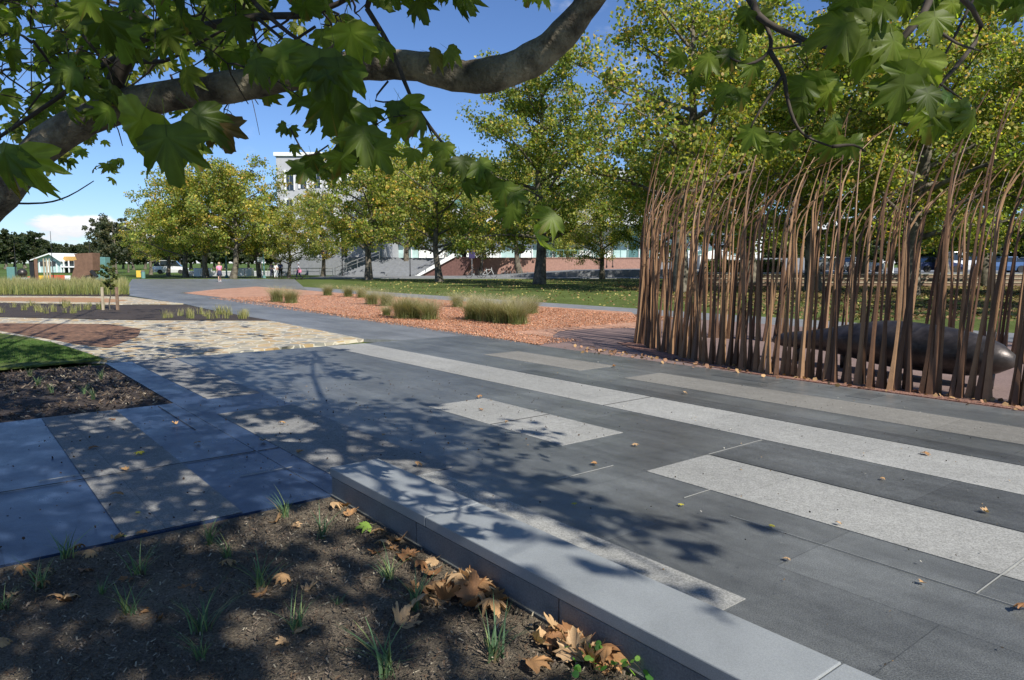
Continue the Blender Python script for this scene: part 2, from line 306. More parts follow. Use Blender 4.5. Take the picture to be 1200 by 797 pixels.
# dark paving: the main field, the arm to the left, the far plaza
far_pl = GP((380, 366.5), (300, 353), (210, 343), (300, 336), (360, 340), (352, 333), (345, 327), (155, 327), (150, 334), (150, 346), (216, 356), (240, 361.5), (318, 376), (426, 397), (640, 403))
sheet('plaza_paving', [rect(-6, 13.05, 2.05, 9.12)], 0, M['dark_pave'], bottom=-.075)
sheet('sky_tinted_paving', [rect(4.58, 8.78, -9, 2.047)], 0, M['sky_tinted_pave'], bottom=-.075)
sheet('sky_tinted_paving', [rect(4.6, 12.98, 2.052, 3.085)], .002, M['sky_tinted_pave'])
sheet('far_plaza_paving', [far_pl], -.004, M['far_pave'], bottom=-.07)
sheet('paving_strip', [rect(-6, 13.02, 5.79, 6.62), rect(4.58, 6.8, 4.22, 5.0), rect(-6, 3.59, 4.19, 4.96), rect(1.88, 4.6, 2.43, 2.93),
                       ], .004, M['pale_pave'])
sheet('grey_paving_strip', [rect(4.61, 7.83, 2.25, 3.08), rect(4.6, 8.76, .77, 1.45), rect(8.80, 12.9, 2.42, 3.05)], .006, M['grey_pave'])
sheet('buff_paving_strip', [rect(7.7, 10.1, 7.42, 8.2), rect(-6, 6.79, 7.42, 8.18)], .004, M['mid_pave'])
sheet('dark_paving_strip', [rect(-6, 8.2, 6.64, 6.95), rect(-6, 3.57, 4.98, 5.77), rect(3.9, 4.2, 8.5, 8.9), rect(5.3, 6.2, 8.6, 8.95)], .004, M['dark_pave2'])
jd = [rect(4.585, 4.597, .0, 2.0)]
J = .006
sheet('dark_paving_joint', [rect(5.60, 5.61, 5.79, 6.62), rect(5.62, 5.63, 4.22, 5.0), rect(8.9, 8.91, 2.4, 3.05), rect(6.05, 6.058, -8, 2.04), rect(6.05, 6.056, 2.06, 2.24), rect(7.2, 8.7, 1.86, 1.865), rect(4.6, 8.7, -1.5, -1.495)], .008, M['joint_d'])
sheet('pale_paving_joint', [rect(1.209, 1.214, 3.85, 4.96), rect(3.586, 3.59, 4.97, 5.76), rect(3.0, 3.004, 3.9, 4.19), rect(-2, 2.6, 3.843, 3.847), rect(3.85, 3.854, 3.5, 4.1), rect(6.2, 6.203, .5, .77), rect(5.4, 5.403, 1.7, 2.1)], .008, M['joint_l'])
# gravel, pink paving
sheet('red_gravel', [GP((634, 404.5), (560, 393), (470, 379), (380, 366), (300, 353.5), (215, 343.5), (250, 339.5), (300, 336), (420, 345), (500, 350.3), (600, 357), (740, 366), (760, 384), (690, 385), (655, 388))], .008, M['gravel'], th=.02)
sheet('pink_paving', [[W(10.55, 9.12), W(-6, 9.12), W(-6, 17.0), W(12, 17.0), W(15.5, 16.0), W(15, 12.3), W(12.6, 10.2)]], .0, M['pinkpave'], th=.06)
sheet('foot_gravel', [[W(9.9, 10.6), W(8.6, 9.85), W(7.6, 9.45), W(6, 9.14), W(-5, 9.14), W(-5, 9.5), W(6, 9.5), W(8.0, 10.3), W(9.6, 11.2)]], .012, M['footgravel'], th=.01)
sheet('path', [[W(60, 17.0), W(-10, 17.0), W(-10, 19.3), W(60, 19.3)]], -.006, M['greypath'], th=.05)
lawn_z = -.012
sheet('lawn', [[W(110, 19.3), W(-20, 19.3), (75, 40, 0), (75, 73, 0), (-20, 73, 0), (-50, 100, 0)]], lawn_z, M['lawn'], th=.05)
sheet('far_path', [[(-22, 76, 0), (75, 74, 0), (75, 90, 0), (-22, 93, 0)]], .02, M['greypath'], th=.1)
# left side
sheet('crazy_paving', [GP((426, 397), (318, 376), (170, 375.5), (0, 372), (-160, 374), (-200, 432), (0, 424), (60, 421), (125, 421.5), (131, 426.5), (242, 416))], .0, M['crazy'], th=.07)
sheet('mulch_path', [GP((0, 379), (128, 380), (165, 386), (162, 394), (128, 408), (85, 403), (60, 398), (0, 388), (-160, 392), (-160, 381))], .006, M['brownmulch'], th=.01)
sheet('lawn', [GP((0, 391), (40, 397), (80, 407), (122, 421), (60, 427), (0, 432.5), (-200, 445), (-160, 395))], .012, M['lawn'], th=.03)
sheet('garden_soil', [GP((0, 355), (139, 357.5), (164, 357), (216, 357), (240, 362.5), (318, 376), (170, 375), (0, 371.5), (-160, 374), (-160, 357))], .008, M['soil2'], th=.06)
sheet('stone_edging', [GP((0, 346.6), (150, 347.5), (216, 355.8), (164, 356), (139, 356.6), (0, 354.2), (-200, 356), (-200, 347)) ], -.002, M['crazy'], th=.05)
sheet('gravel_path', [GP((0, 348.7), (110, 349), (150, 352), (130, 354.5), (0, 352.7), (-200, 354), (-200, 349.5))], .004, M['orangepath'], th=.01)
sheet('garden_soil', [GP((0, 334), (150, 334.5), (152, 346), (0, 346), (-200, 346.5), (-200, 334))], -.004, M['soil2'], th=.05)

def soil_mesh(name, u0, u1, v0, v1, m, step, amp, zb):
    nu = int((u1 - u0) / step); nv = int((v1 - v0) / step); uu = np.linspace(u0, u1, nu); vv = np.linspace(v0, v1, nv)
    A, B = np.meshgrid(uu, vv, indexing='ij'); Z = np.zeros_like(A); r = np.random.default_rng(5)
    for k in range(40):
        f = 2 ** r.uniform(0, 6); th = r.uniform(0, 6.28); Z += np.sin(f * (A * math.cos(th) + B * math.sin(th)) + r.uniform(0, 6.28)) / f ** .75
    Z = Z / Z.std() * amp + r.normal(0, amp * .22, Z.shape) + zb; Z[0, :] = Z[-1, :] = Z[:, 0] = Z[:, -1] = zb + .004
    P = A[..., None] * UA + B[..., None] * VA; P[..., 2] = Z
    idx = np.arange(nu * nv).reshape(nu, nv); a = idx[:-1, :-1].ravel(); b = idx[1:, :-1].ravel(); c = idx[1:, 1:].ravel(); d = idx[:-1, 1:].ravel()
    Fc = np.concatenate([np.stack([a, d, c], 1), np.stack([a, c, b], 1)])
    o = link(bpy.data.objects.new(name, tri_mesh(name, P.reshape(-1, 3), Fc, m, smooth=True))); o['kind'] = 'structure'; return o
soil_mesh('garden_soil', -4, 4.565, -6, 2.04, M['soil'], .03, .011, -.014)
soil_mesh('garden_soil', 8.80, 12.85, -8, 2.04, M['soil2'], .06, .016, -.01)
def chips(name, n, u0, u1, v0, v1, z, smin, smax, label):
    pos = np.outer(rng.uniform(u0, u1, n), UA) + np.outer(rng.uniform(v0, v1, n), VA); pos[:, 2] = z + rng.uniform(-.006, .018, n)
    tv = np.array([(-.5, -.16, 0), (.5, -.12, .05), (.46, .15, 0), (-.48, .12, .04)]); tf = np.array([(0, 1, 2), (0, 2, 3)])
    nm = rdir(n); nm[:, 2] = np.abs(nm[:, 2]) + .8; rot = rotmats(rdir(n) * [1, 1, .3], nm)
    col = pick([(.06, .042, .03), (.13, .10, .07), (.19, .15, .11), (.36, .31, .22), (.10, .065, .04)], [3, 4, 2.8, .9, 2], n)
    o = link(bpy.data.objects.new(name, scatter(name, tv, tf, pos, rot, rng.uniform(smin, smax, n), col, M['chip']))); ST(o, 'stuff', label, 'mulch')
chips('bark_mulch', 110000, -1, 4.5, -3.5, 2.03, -.006, .006, .026, 'fine bark and twig mulch over the soil of the front garden bed')
chips('bark_mulch', 14000, 8.85, 12.8, -7, 2.0, .005, .02, .07, 'dark coarse mulch on the second garden bed beside the lawn')

# ---------------------------------------------------------------- garden wall with coping
wall = E_('garden_wall'); T(wall, 'low grey bluestone retaining wall with smooth coping slabs along the front garden bed', 'wall')
ue = [4.60, 3.35, 1.16, -.2, -1.6, -3.2, -4.6]
for i in range(6):
    MB().slab([W(ue[i], 2.055), W(ue[i], 2.43), W(ue[i + 1] + .005, 2.43), W(ue[i + 1] + .005, 2.055)][::-1], .128, .19).build('coping_slab', M['coping'], wall, bevel=.006)
ub = [4.59, 3.46, 2.25, 1.12, -.05, -1.3, -2.6, -4.6]
for i in range(7):
    MB().slab([W(ub[i], 2.062), W(ub[i], 2.42), W(ub[i + 1] + .008, 2.42), W(ub[i + 1] + .008, 2.062)][::-1], -.12, .123).build('wall_block', M['wallblock'], wall, bevel=.004)
MB().slab([W(4.58, 2.075), W(4.58, 2.41), W(-4.6, 2.41), W(-4.6, 2.075)][::-1], -.1, .127).build('mortar_core', M['joint_d'], wall)

# ---------------------------------------------------------------- grasses
def blades(name, n, h, spread, lean, width, cols, wts, tipcol=None, seed=0, seg=4, top=.0):
    r = np.random.default_rng(seed); V = []; Fc = []; Co = []
    base = r.normal(0, spread, (n, 2)); cc = pick(cols, wts, n)
    for i in range(n):
        a = r.uniform(0, 6.283); hh = h * r.uniform(.55, 1.05); ln = lean * r.uniform(.2, 1.3) * hh; wd = width * r.uniform(.7, 1.2)
        d = np.array([math.cos(a), math.sin(a)]); s = np.array([-d[1], d[0]]); b0 = base[i]; k0 = len(V)
        for j in range(seg + 1):
            t = j / seg; p = b0 + d * ln * t ** 1.8; z = hh * (t - .18 * lean * t ** 2); ww = wd * (1 - t ** 1.6) + .0004
            V.append((*(p - s * ww / 2), z)); V.append((*(p + s * ww / 2), z))
            c = cc[i] if tipcol is None else cc[i] * (1 - max(0, t - .35) / .65) + np.array(tipcol) * max(0, t - .35) / .65
            Co += [c, c]
            if j: q = k0 + 2 * j; Fc += [(q - 2, q - 1, q + 1), (q - 2, q + 1, q)]
    return tri_mesh(name, V, Fc, M['blade'], np.array(Co))
tus = [blades('tussock', 800, .86, .10, 1.0, .0075, [(.14, .18, .05), (.22, .24, .09), (.33, .28, .15)], [3, 3, 1], (.50, .43, .29), s) for s in range(3)]
tuss = [(325, 354, 1.0, 'leftmost feathery green grass tussock on the red gravel'), (341, 355.5, .95, 'second grass tussock from the left on the red gravel, close beside the first'),
        (384, 346.5, .85, 'small distant grass tussock at the back edge of the red gravel, left of three'), (408, 348, .85, 'middle one of three small distant tussocks by the back path'), (424, 349, .8, 'right one of three small distant tussocks by the back path'),
        (436, 357, .9, 'grass tussock on the gravel left of the middle clump'), (453, 359, .9, 'grass tussock just behind the tall middle clump'), (453, 370.5, .5, 'tiny low grass tussock in front of the middle clump'),
        (472, 373.5, 1.05, 'tall left tussock of the front middle clump on the red gravel'), (485, 373.5, 1.0, 'tussock in the middle of the front middle clump'), (503, 375, .95, 'right tussock of the front middle clump on the red gravel'),
        (536, 360, .8, 'small rounded tussock behind the right clump, farthest left'), (556, 362, .8, 'back tussock of the right clump near the grey path'), (555, 375, 1.0, 'left tussock at the front of the large right clump'), (571, 377, 1.05, 'second tussock at the front of the large right clump'),
        (590, 379, 1.05, 'third tussock at the front of the large right clump'), (607, 380.5, 1.0, 'rightmost front tussock of the large right clump'), (604, 368, .85, 'tussock at the back of the large right clump'), (622, 368, .85, 'rightmost tussock at the back of the large right clump')]
for i, (x, y, s, lb) in enumerate(tuss):
    o = link(bpy.data.objects.new('grass_tussock', tus[i % 3])); o.location = tuple(G(x, y)); o.scale = (s, s, s * 1.02); o.rotation_euler = (0, 0, i * 1.3); T(o, lb, 'grass', 'grass tussocks on the red gravel')
spr = [blades('sprout', 24, .19, .014, .8, .0065, [(.15, .24, .11), (.10, .18, .09), (.28, .34, .13), (.34, .27, .14)], [3, 3, 1.4, .7], None, 40 + s) for s in range(5)]
sprouts = [(79, 656, 1.1, 'dark upright two-bladed grass sprout beside the left paving edge'), (164, 676, 1.2, 'grass sprout near the paving edge below the pale strip'), (246, 638, 1.0, 'small grass sprout right against the paving edge'), (335, 606, 1.1, 'grass sprout leaning left near the end of the grey wall'), (378, 630, 1.1, 'pale-based grass sprout closest to the corner of the grey wall'),
           (305, 692, 1.35, 'wide dark grass sprout in the shade in the middle of the bed'), (151, 724, 1.15, 'bright grass sprout in the left of the garden bed'), (236, 776, .9, 'low splayed grass sprout at the bottom of the bed'), (234, 745, 1.25, 'tall thin sprout of three blades above the low splayed sprout'), (347, 742, 1.1, 'brownish grass sprout in the sunlit patch of soil'),
           (47, 690, 1.0, 'dark grass sprout among leaves at the far left of the bed'), (454, 680, 1.0, 'thin grass sprout left of the leaf drift by the wall'), (486, 716, 1.15, 'grass sprout with dead leaves caught in its base beside the drift'), (578, 770, 1.35, 'large splayed grass sprout near the wall at the bottom'), (454, 792, 1.5, 'bright green grass sprout cut by the bottom edge'),
           (397, 711, .45, 'tiny weed seedling in the open soil'), (5, 615 + 100, .8, 'faint grass sprout cut by the left edge'), (120, 700, .7, 'short sparse sprout between two larger ones on the left'), (268, 655, .9, 'thin dry sprout below the paving edge')]
for i, (x, y, s, lb) in enumerate(sprouts):
    o = link(bpy.data.objects.new('grass_sprout', spr[i % 5])); p = G(x, y, -.02); p[2] = -.03; o.location = tuple(p); o.scale = (s, s, s); o.rotation_euler = (0, 0, i * 2.1); T(o, lb, 'plant', 'young grass plants in the front garden bed')
# weeds with round leaflets
def weed(x, y, lb, n=22, s=.03):
    pos = rng.normal(0, .045, (n, 3)); pos[:, 2] = rng.uniform(.02, .09, n); nm = rdir(n); nm[:, 2] = abs(nm[:, 2]) + 1
    tv = [(0, 0, 0)] + [(math.cos(a) * .5, math.sin(a) * .5, 0) for a in np.linspace(0, 6.28, 8)[:-1]]; tf = [(0, i, i % 7 + 1) for i in range(1, 8)]
    p = G(x, y, -.02); r = E_('weed', p); T(r, lb, 'plant', 'weeds in the garden bed')
    link(bpy.data.objects.new('leaves', scatter('weedleaf', tv, tf, pos, rotmats(rdir(n), nm), rng.uniform(s * .6, s * 1.2, n), pick([(.10, .26, .06), (.2, .36, .08)], [1, 1], n), M['leaf'])), r)
    b = MB()
    for q in pos[:12]: b.tube([(0, 0, -.01), q * [.5, .5, .6], q], .0013, 4)
    b.build('stem', M['twig'], r)
weed(695, 790, 'small light green weed beside the last leaf drift'); weed(756, 793, 'round-leaved weed against the wall in the bottom corner')

# tall grass bed on the left, short tufts in the shaded bed
def grassbed(name, polys, n, h, wd, cols, wts, tip, label, seed=3):
    r = np.random.default_rng(seed); V = []; Fc = []; Co = []; cc = pick(cols, wts, n); k = 0
    (a, b, c, d) = [np.array(q) for q in polys]
    s, t = r.uniform(0, 1, n), r.uniform(0, 1, n); dens = np.sin(s * 90) * np.sin(s * 37 + 1) + r.normal(0, .5, n)
    for i in range(n):
        p = (a * (1 - s[i]) + b * s[i]) * (1 - t[i]) + (d * (1 - s[i]) + c * s[i]) * t[i]; hh = h * r.uniform(.5, 1) * (1 + .16 * np.tanh(dens[i])); an = r.uniform(0, 6.28); l = r.uniform(0, .35) * hh
        dx, dy = math.cos(an) * l, math.sin(an) * l; a2 = r.uniform(0, 3.14); sx_, sy_ = math.cos(a2) * wd, math.sin(a2) * wd
        V += [(p[0] - sx_, p[1] - sy_, 0), (p[0] + sx_, p[1] + sy_, 0), (p[0] + dx * .4 + sx_ * .7, p[1] + dy * .4 + sy_ * .7, hh * .6), (p[0] + dx * .4 - sx_ * .7, p[1] + dy * .4 - sy_ * .7, hh * .6), (p[0] + dx, p[1] + dy, hh)]
        Co += [cc[i]] * 4 + [tip if tip is not None else cc[i]]; Fc += [(k, k + 1, k + 2), (k, k + 2, k + 3), (k + 3, k + 2, k + 4)]; k += 5
    o = link(bpy.data.objects.new(name, tri_mesh(name, V, Fc, M['blade'], np.array(Co)))); ST(o, 'stuff', label, 'grass'); return o
grassbed('tall_grass', [G(-180, 345.5), G(151, 345.5), G(149, 335), G(-180, 335)], 15000, .78, .016, [(.20, .22, .06), (.28, .28, .09), (.14, .17, .06)], [3, 3, 2], (.40, .35, .18), 'band of tall bright green ornamental grass beyond the gravel path')
grassbed('lawn_grass', [G(-60, 430), G(118, 421), G(60, 402), G(-60, 394)], 22000, .05, .004, [(.07, .14, .03), (.10, .18, .04), (.15, .19, .06)], [3, 3, 1], None, 'short mown grass on the small lawn at the left', 8)
tf_ = [blades('tuft', 26, .30, .045, .5, .012, [(.22, .25, .07), (.33, .31, .12)], [1, 1], (.45, .4, .2), 60 + s) for s in range(3)]
r1 = random.Random(3); k = 0
spots = [(r1.uniform(0, 120), r1.uniform(358, 368)) for _ in range(24)] + [(r1.uniform(190, 300), r1.uniform(367.5, 373.5)) for _ in range(26)] + [(12 + 21 * i, 340 + 22) for i in range(0)]
for (x, y) in spots:
    o = link(bpy.data.objects.new('grass_tuft', tf_[k % 3])); o.location = tuple(G(x, y, .01)); sc = r1.uniform(.7, 1.25); o.scale = (sc,) * 3; o.rotation_euler = (0, 0, r1.uniform(0, 6)); k += 1
    if x < 130: T(o, 'small yellow-green grass tuft in the left part of the dark soil bed', 'grass', 'grass tufts left of the staked young tree')
    else: T(o, 'small yellow-green grass tuft in the pointed right end of the dark soil bed', 'grass', 'grass tufts right of the staked young tree')
for i, (x, y, lb) in enumerate([(45, 452, 'first'), (60, 461, 's'), (98, 462, 't'), (110, 468, 'f'), (118, 445, 'g'), (35, 441, 'h')]):
    o = link(bpy.data.objects.new('grass_sprout', spr[i % 5])); o.location = tuple(G(x, y, 0)); o.scale = (.9,) * 3; T(o, 'thin grass seedling in the dark shaded bed below the lawn', 'plant', 'seedlings in the dark bed')

# ---------------------------------------------------------------- fallen leaves
DRY = [(.42, .23, .10), (.50, .30, .14), (.30, .15, .065), (.55, .36, .19)]
dl = [];
for s, (v_, f_) in enumerate([leaf_shape(.12, 11), leaf_shape(-.22, 12), leaf_shape(.42, 13), leaf_shape(-.5, 14)]):
    v_ = v_.copy(); v_[:, 1] -= .35; v_[:, 2] += .12 * np.abs(v_[:, 0]) * (2 if s % 2 else -1) + .05 * np.sin(v_[:, 1] * 7 + s)
    v_[:, 2] -= v_[:, 2].min()
    for c in range(4):
        cc = np.array(DRY[(c + s) % 4]); col = np.repeat(cc[None], len(v_), 0) * rng.uniform(.8, 1.15, (len(v_), 1)); dl.append(tri_mesh('dryleaf', v_, f_, M['dryleaf'], col))
lv_, lf_ = leaf_shape(.1, 15); lv_ = lv_.copy(); lv_[:, 1] -= .35; lv_[:, 2] -= lv_[:, 2].min()
yl = tri_mesh('yellowleaf', lv_, lf_, M['dryleaf'], np.repeat([[.55, .48, .06]], len(lv_), 0)); gl = tri_mesh('greenleaf', lv_, lf_, M['dryleaf'], np.repeat([[.22, .34, .06]], len(lv_), 0))
r2 = random.Random(21); nl = 0
def fleaf(x, y, z, sz, label, group=None, kind=0, tilt=.25, up=False):
    global nl
    me = {0: dl[r2.randrange(len(dl))], 1: yl, 2: gl}[kind]; o = link(bpy.data.objects.new('fallen_leaf', me)); p = G(x, y, z); o.location = tuple(p); o.scale = (sz,) * 3
    o.rotation_euler = (r2.uniform(.9, 1.3) if up else r2.uniform(-tilt, tilt), r2.uniform(-tilt, tilt), r2.uniform(0, 6.28) if not up else r2.uniform(-.5, .5)); T(o, label, 'leaf', group)
C2 = lambda x, y: (370 + x / 2.985, 530 + y / 2.985); C1 = lambda x, y: (x / 2.985, 530 + y / 2.985)
for (x, y, k) in [(75, 200, 0), (130, 215, 0), (100, 190, 0), (165, 268, 2), (215, 290, 0), (205, 358, 0), (270, 345, 0), (310, 370, 0), (290, 318, 0), (370, 412, 0), (410, 435, 0), (400, 392, 0), (240, 330, 0), (335, 360, 0)]:
    a = C2(x, y); fleaf(*a, -.015 + r2.uniform(0, .012), r2.uniform(.085, .12), 'green-yellow leaf lying in the upper part of the leaf trail along the wall' if k else 'tan dry leaf in the thin trail of leaves along the upper wall', None if k else 'thin trail of leaves by the wall', k)
for (x, y, h) in [(545, 440, 0), (420, 490, 0), (480, 490, 0), (510, 500, 0), (570, 480, 0), (610, 515, 0), (545, 550, 0), (620, 568, 0), (370, 550, 0), (300, 588, 0), (330, 492, 0), (450, 470, 0), (440, 510, 0), (495, 470, .02), (525, 490, .03), (580, 500, .02), (395, 480, 0), (640, 530, 0), (600, 545, 0), (470, 515, .03), (400, 505, .02), (560, 455, .04), (595, 480, .03)]:
    a = C2(x, y); fleaf(*a, -.01 + h, r2.uniform(.11, .15), 'dry golden-brown leaf in the first big drift against the wall', 'first big drift of leaves by the wall', 0, .6)
fleaf(*C2(545, 462), .06, .17, 'largest tan leaf standing upright at the top of the first drift', None, 0, .2, True)
for (x, y, h) in [(830, 635, 0), (785, 680, 0), (850, 670, 0), (900, 680, 0), (920, 705, 0), (980, 725, 0), (1020, 740, 0), (885, 715, 0), (865, 650, .02), (940, 720, .03), (1000, 730, .02), (960, 740, .0), (800, 660, .0), (905, 690, .04), (955, 715, .04), (840, 625, .03), (1035, 750, 0), (880, 690, .03)]:
    a = C2(x, y); fleaf(*a, -.01 + h, r2.uniform(.11, .145), 'dry golden-brown leaf in the lower drift near the bottom of the wall', 'second big drift of leaves by the wall', 0, .6)
fleaf(*C2(905, 665), .06, .16, 'upright curled tan leaf topping the lower drift', None, 0, .2, True)
fleaf(*C2(782, 748), -.01, .15, 'flat tan leaf lying alone in front of the lower drift')
for (x, y, k, lb) in [(160, 418, 0, 'orange-tan leaf by the paving edge at far left'), (120, 445, 0, None), (40, 505, 0, None), (225, 528, 0, None), (195, 515, 0, None), (300, 418, 0, None), (310, 368, 0, None), (415, 305, 0, 'brown leaf beneath the green leaf at the paving edge'), (430, 300, 2, 'pale green leaf lying at the paving edge below the pale strip'), (495, 288, 0, 'brown leaf flat on the paving edge beside the green leaf'),
                      (440, 455, 0, None), (975, 245, 0, 'pale tan leaf beside the leaning sprout near the wall corner'), (1040, 255, 0, 'brown folded leaf at the foot of the leaning sprout'), (985, 460, 0, 'tan leaf right of the wide dark sprout'), (1090, 480, 0, 'curled orange leaf in the open soil in the middle of the bed'), (920, 505, 0, 'tan leaf in front of the wide dark sprout'), (800, 400, 0, None), (20, 675, 0, 'large brown leaf cut by the left edge of the picture'),
                      (500, 570, 0, 'brown leaf beside the bright left sprout'), (1050, 625, 0, 'tan leaf at the foot of the brownish sprout'), (720, 495, 0, None), (985, 672, 0, 'dark brown leaf left of the brownish sprout'), (270, 345, 0, None), (90, 420, 0, None), (660, 480, 0, None), (240, 520, 0, None), (560, 590, 0, None), (150, 470, 0, None)]:
    fleaf(*C1(x, y), -.012, r2.uniform(.06, .095), lb or 'dull brown leaf scattered on the shaded soil of the left half of the bed', None if lb else 'brown leaves scattered on the shaded soil', k, .4)
onp = [(131, 492, 0, 'brown leaf on the pale strip near the dark bed'), (204, 497, 0, 'larger brown leaf on the dark paving near the corner of the dark bed'), (109, 525, 0, 'dark brown leaf in the left pale strip, upper middle'), (164, 532, 1, 'yellow leaf on the left pale paving strip'), (145, 551, 0, 'brown leaf on the left pale strip just below the yellow one'), (138, 581, 0, 'dark leaf on the left pale strip below the joint'), (162, 601, 1, 'small yellow-green leaf low on the left pale strip'), (232, 519, 0, 'reddish brown leaf on dark paving between two pale strips'),
       (331, 497, 0, 'brown leaf in the upper part of the shaded middle strip'), (307, 517, 0, 'orange-brown leaf on the left border of the middle strip'), (352, 530, 0, 'brown leaf on the middle strip close to the wall corner'), (450, 510, 0, 'small brown leaf on dark paving right of the middle strip'), (491, 546, 0, 'brown leaf on the paving just behind the end of the coping'), (562, 466, 0, 'brown leaf at the top corner of the short pale slab pair'), (564, 480, 0, 'thin brown leaf on the left short pale slab'), (594, 494, 0, 'tiny brown leaf on the joint between two short pale slabs'),
       (745, 522, 0, 'brown leaf right of the end of the short slab pair'), (696, 544, 0, 'orange leaf on the dark paving below the short slab pair'), (673, 591, 1, 'tiny yellow leaf on dark paving in the shadow area'), (1085, 532, 0, 'tan leaf on the long pale strip at the right'), (1035, 562, 0, 'small tan leaf on the dark band between the two long pale strips'), (1153, 600, 0, 'dark leaf on the dark band near the right edge'), (798, 592, 1, 'tiny yellow leaf below the tip of the near pale strip'), (904, 617, 1, 'tiny yellow leaf below the near pale strip'),
       (1196, 714, 0, 'curled tan leaf cut by the right edge'), (983, 614, 0, 'small leaf scrap on the near pale strip'), (1080, 683, 0, 'small scrap of leaf on the near dark paving'), (922, 655, 0, 'reddish leaf scrap on the near dark paving'), (884, 425, 0, 'small leaf on the buff strip in front of the reeds'), (520 + 200, 443 - 13, 0, 'pale leaf at the border of the pink paving'), (803, 443 + 18, 0, 'faint leaf on the buff band right of the main strip')]
for (x, y, k, lb) in onp: fleaf(x, y, .012, r2.uniform(.06, .085) if 'small' not in lb and 'tiny' not in lb and 'scrap' not in lb else .038, lb, 'leaves fallen on the paving', k, .12)
# leaf litter far too plentiful to count
def litter(name, n, fn, smin, smax, cols, wts, label, z=.02):
    pos = np.array([fn() for _ in range(n)]); pos[:, 2] = z + rng.uniform(0, .02, n)
    tv = np.array([(0, .5, 0), (.45, .1, .06), (.25, -.45, 0), (-.3, -.4, .05), (-.45, .15, 0)]); tf = np.array([(0, 4, 1), (4, 3, 1), (3, 2, 1)])
    nm = rdir(n) * .5; nm[:, 2] = 1; o = link(bpy.data.objects.new(name, scatter(name, tv, tf, pos, rotmats(rdir(n), nm), rng.uniform(smin, smax, n), pick(cols, wts, n), M['dryleaf']))); ST(o, 'stuff', label, 'leaves')
def lawnpt():
    while True:
        x, y = rng.normal(12, 16), rng.uniform(24, 70)
        if x > -12 and x * VA[0] + y * VA[1] > 19.6: return (x, y, 0)
litter('leaf_litter', 6500, lawnpt, .06, .13, [(.38, .33, .10), (.32, .21, .09), (.22, .14, .07)], [3, 2, 1], 'yellow and brown leaf litter spread over the lawn under the trees', 0)
def litpt():
    while True:
        x, y = rng.uniform(7, 40), rng.uniform(20, 50)
        if x < y * .8 and x * VA[0] + y * VA[1] > 19.6: return (x, y, 0)
litter('leaf_litter', 14000, litpt, .07, .14, [(.22, .14, .06), (.15, .09, .04), (.32, .25, .09)], [3, 3, 1], 'thick brown leaf litter on the ground behind the reed enclosure', 0)
litter('leaf_litter', 240, lambda: W(rng.uniform(2, 10), rng.choice([9.2, 9.3, 9.4]) + rng.normal(0, .12) + (0)), .03, .08, [(.45, .28, .13), (.3, .16, .09)], [1, 1], 'small dry leaf scraps along the feet of the rusty reeds', .014)
def gravpt():
    while True:
        u, v = rng.uniform(10.6, 34) if rng.random() < .8 else rng.uniform(10.6, 20), rng.uniform(9.0, 16.9)
        if u > 24 and rng.random() < .5: continue
        if v > 9.12 + .022 * (u - 10.5) - abs(rng.normal(0, .05)) and not (u < 13 and v > 10.3): return W(u, v)
litter('loose_gravel', 60000, gravpt, .015, .036, [(.54, .27, .15), (.46, .21, .115), (.29, .13, .07), (.53, .37, .26)], [3, 3, 2, 1], 'loose red stones over the gravel bed, a few spilled on the paving edge', .01)
litter('fallen_twigs_and_crumbs', 900, lambda: W(rng.uniform(-1, 9), rng.uniform(2.6, 9)), .006, .016, [(.06, .05, .04), (.4, .38, .33), (.3, .2, .1)], [3, 1, 1], 'tiny crumbs, grit and leaf scraps strewn over the open paving', .008)
litter('leaf_scraps', 700, lambda: W(rng.uniform(4.7, 8.7), rng.uniform(-3, 5.5)), .008, .022, [(.05, .03, .02), (.1, .06, .03)], [2, 1], 'dark crumbs and seeds strewn on the shaded paving', .006)

# ---------------------------------------------------------------- reeds and bronze sculpture
def reed_mesh(seed, H, bend):
    r = random.Random(seed); n = 15; V = []; Fc = []
    wob = r.uniform(0, 6.28); wa = r.uniform(.012, .035); lean = r.uniform(-.02, .07)
    for i in range(n + 1):
        t = i / n; z = H * (t - .10 * bend * max(0, t - .6) ** 2 * 4)
        x = lean * H * t + bend * max(0, t - .66) ** 2 * 7.5 + wa * math.sin(wob + t * 7) * t; y = wa * .7 * math.sin(wob * 2 + t * 6) * t
        wd = .023 + .030 * max(0, 1 - z / .55) ** 1.3 if t < .7 else .023; wd *= (1 - .76 * max(0, t - .3) / .7); d = wd * .8
        V += [(x - wd, y - d * .3, z), (x, y - d, z), (x + wd, y - d * .2, z), (x + wd * .6, y + d, z), (x - wd * .6, y + d, z)]
        if i:
            q = 5 * i
            for j in range(5): Fc.append((q - 5 + j, q - 5 + (j + 1) % 5, q + (j + 1) % 5, q + j))
    Fc.append((5 * n, 5 * n + 1, 5 * n + 2, 5 * n + 3, 5 * n + 4)); me = bpy.data.meshes.new('reed'); me.from_pydata(V, [], Fc); me.update(); me.materials.append(M[('reed', 'reed_dark', 'reed_tan', 'reed_dark')[seed % 4]]); return me
rm = [reed_mesh(i, 2.75 + .09 * (i % 9), [.15, .3, .6, .45, 1.1, .2, .8][i % 7]) for i in range(24)]
path = [(.9, 9.45), (4, 9.35), (6, 9.3), (7.4, 9.72), (8.5, 10.2), (9.7, 10.95), (10.3, 11.9), (10.0, 12.8), (8.6, 13.4), (6, 13.6), (3.4, 13.6)]
PL = [np.array(p) for p in path]; r3 = random.Random(5)
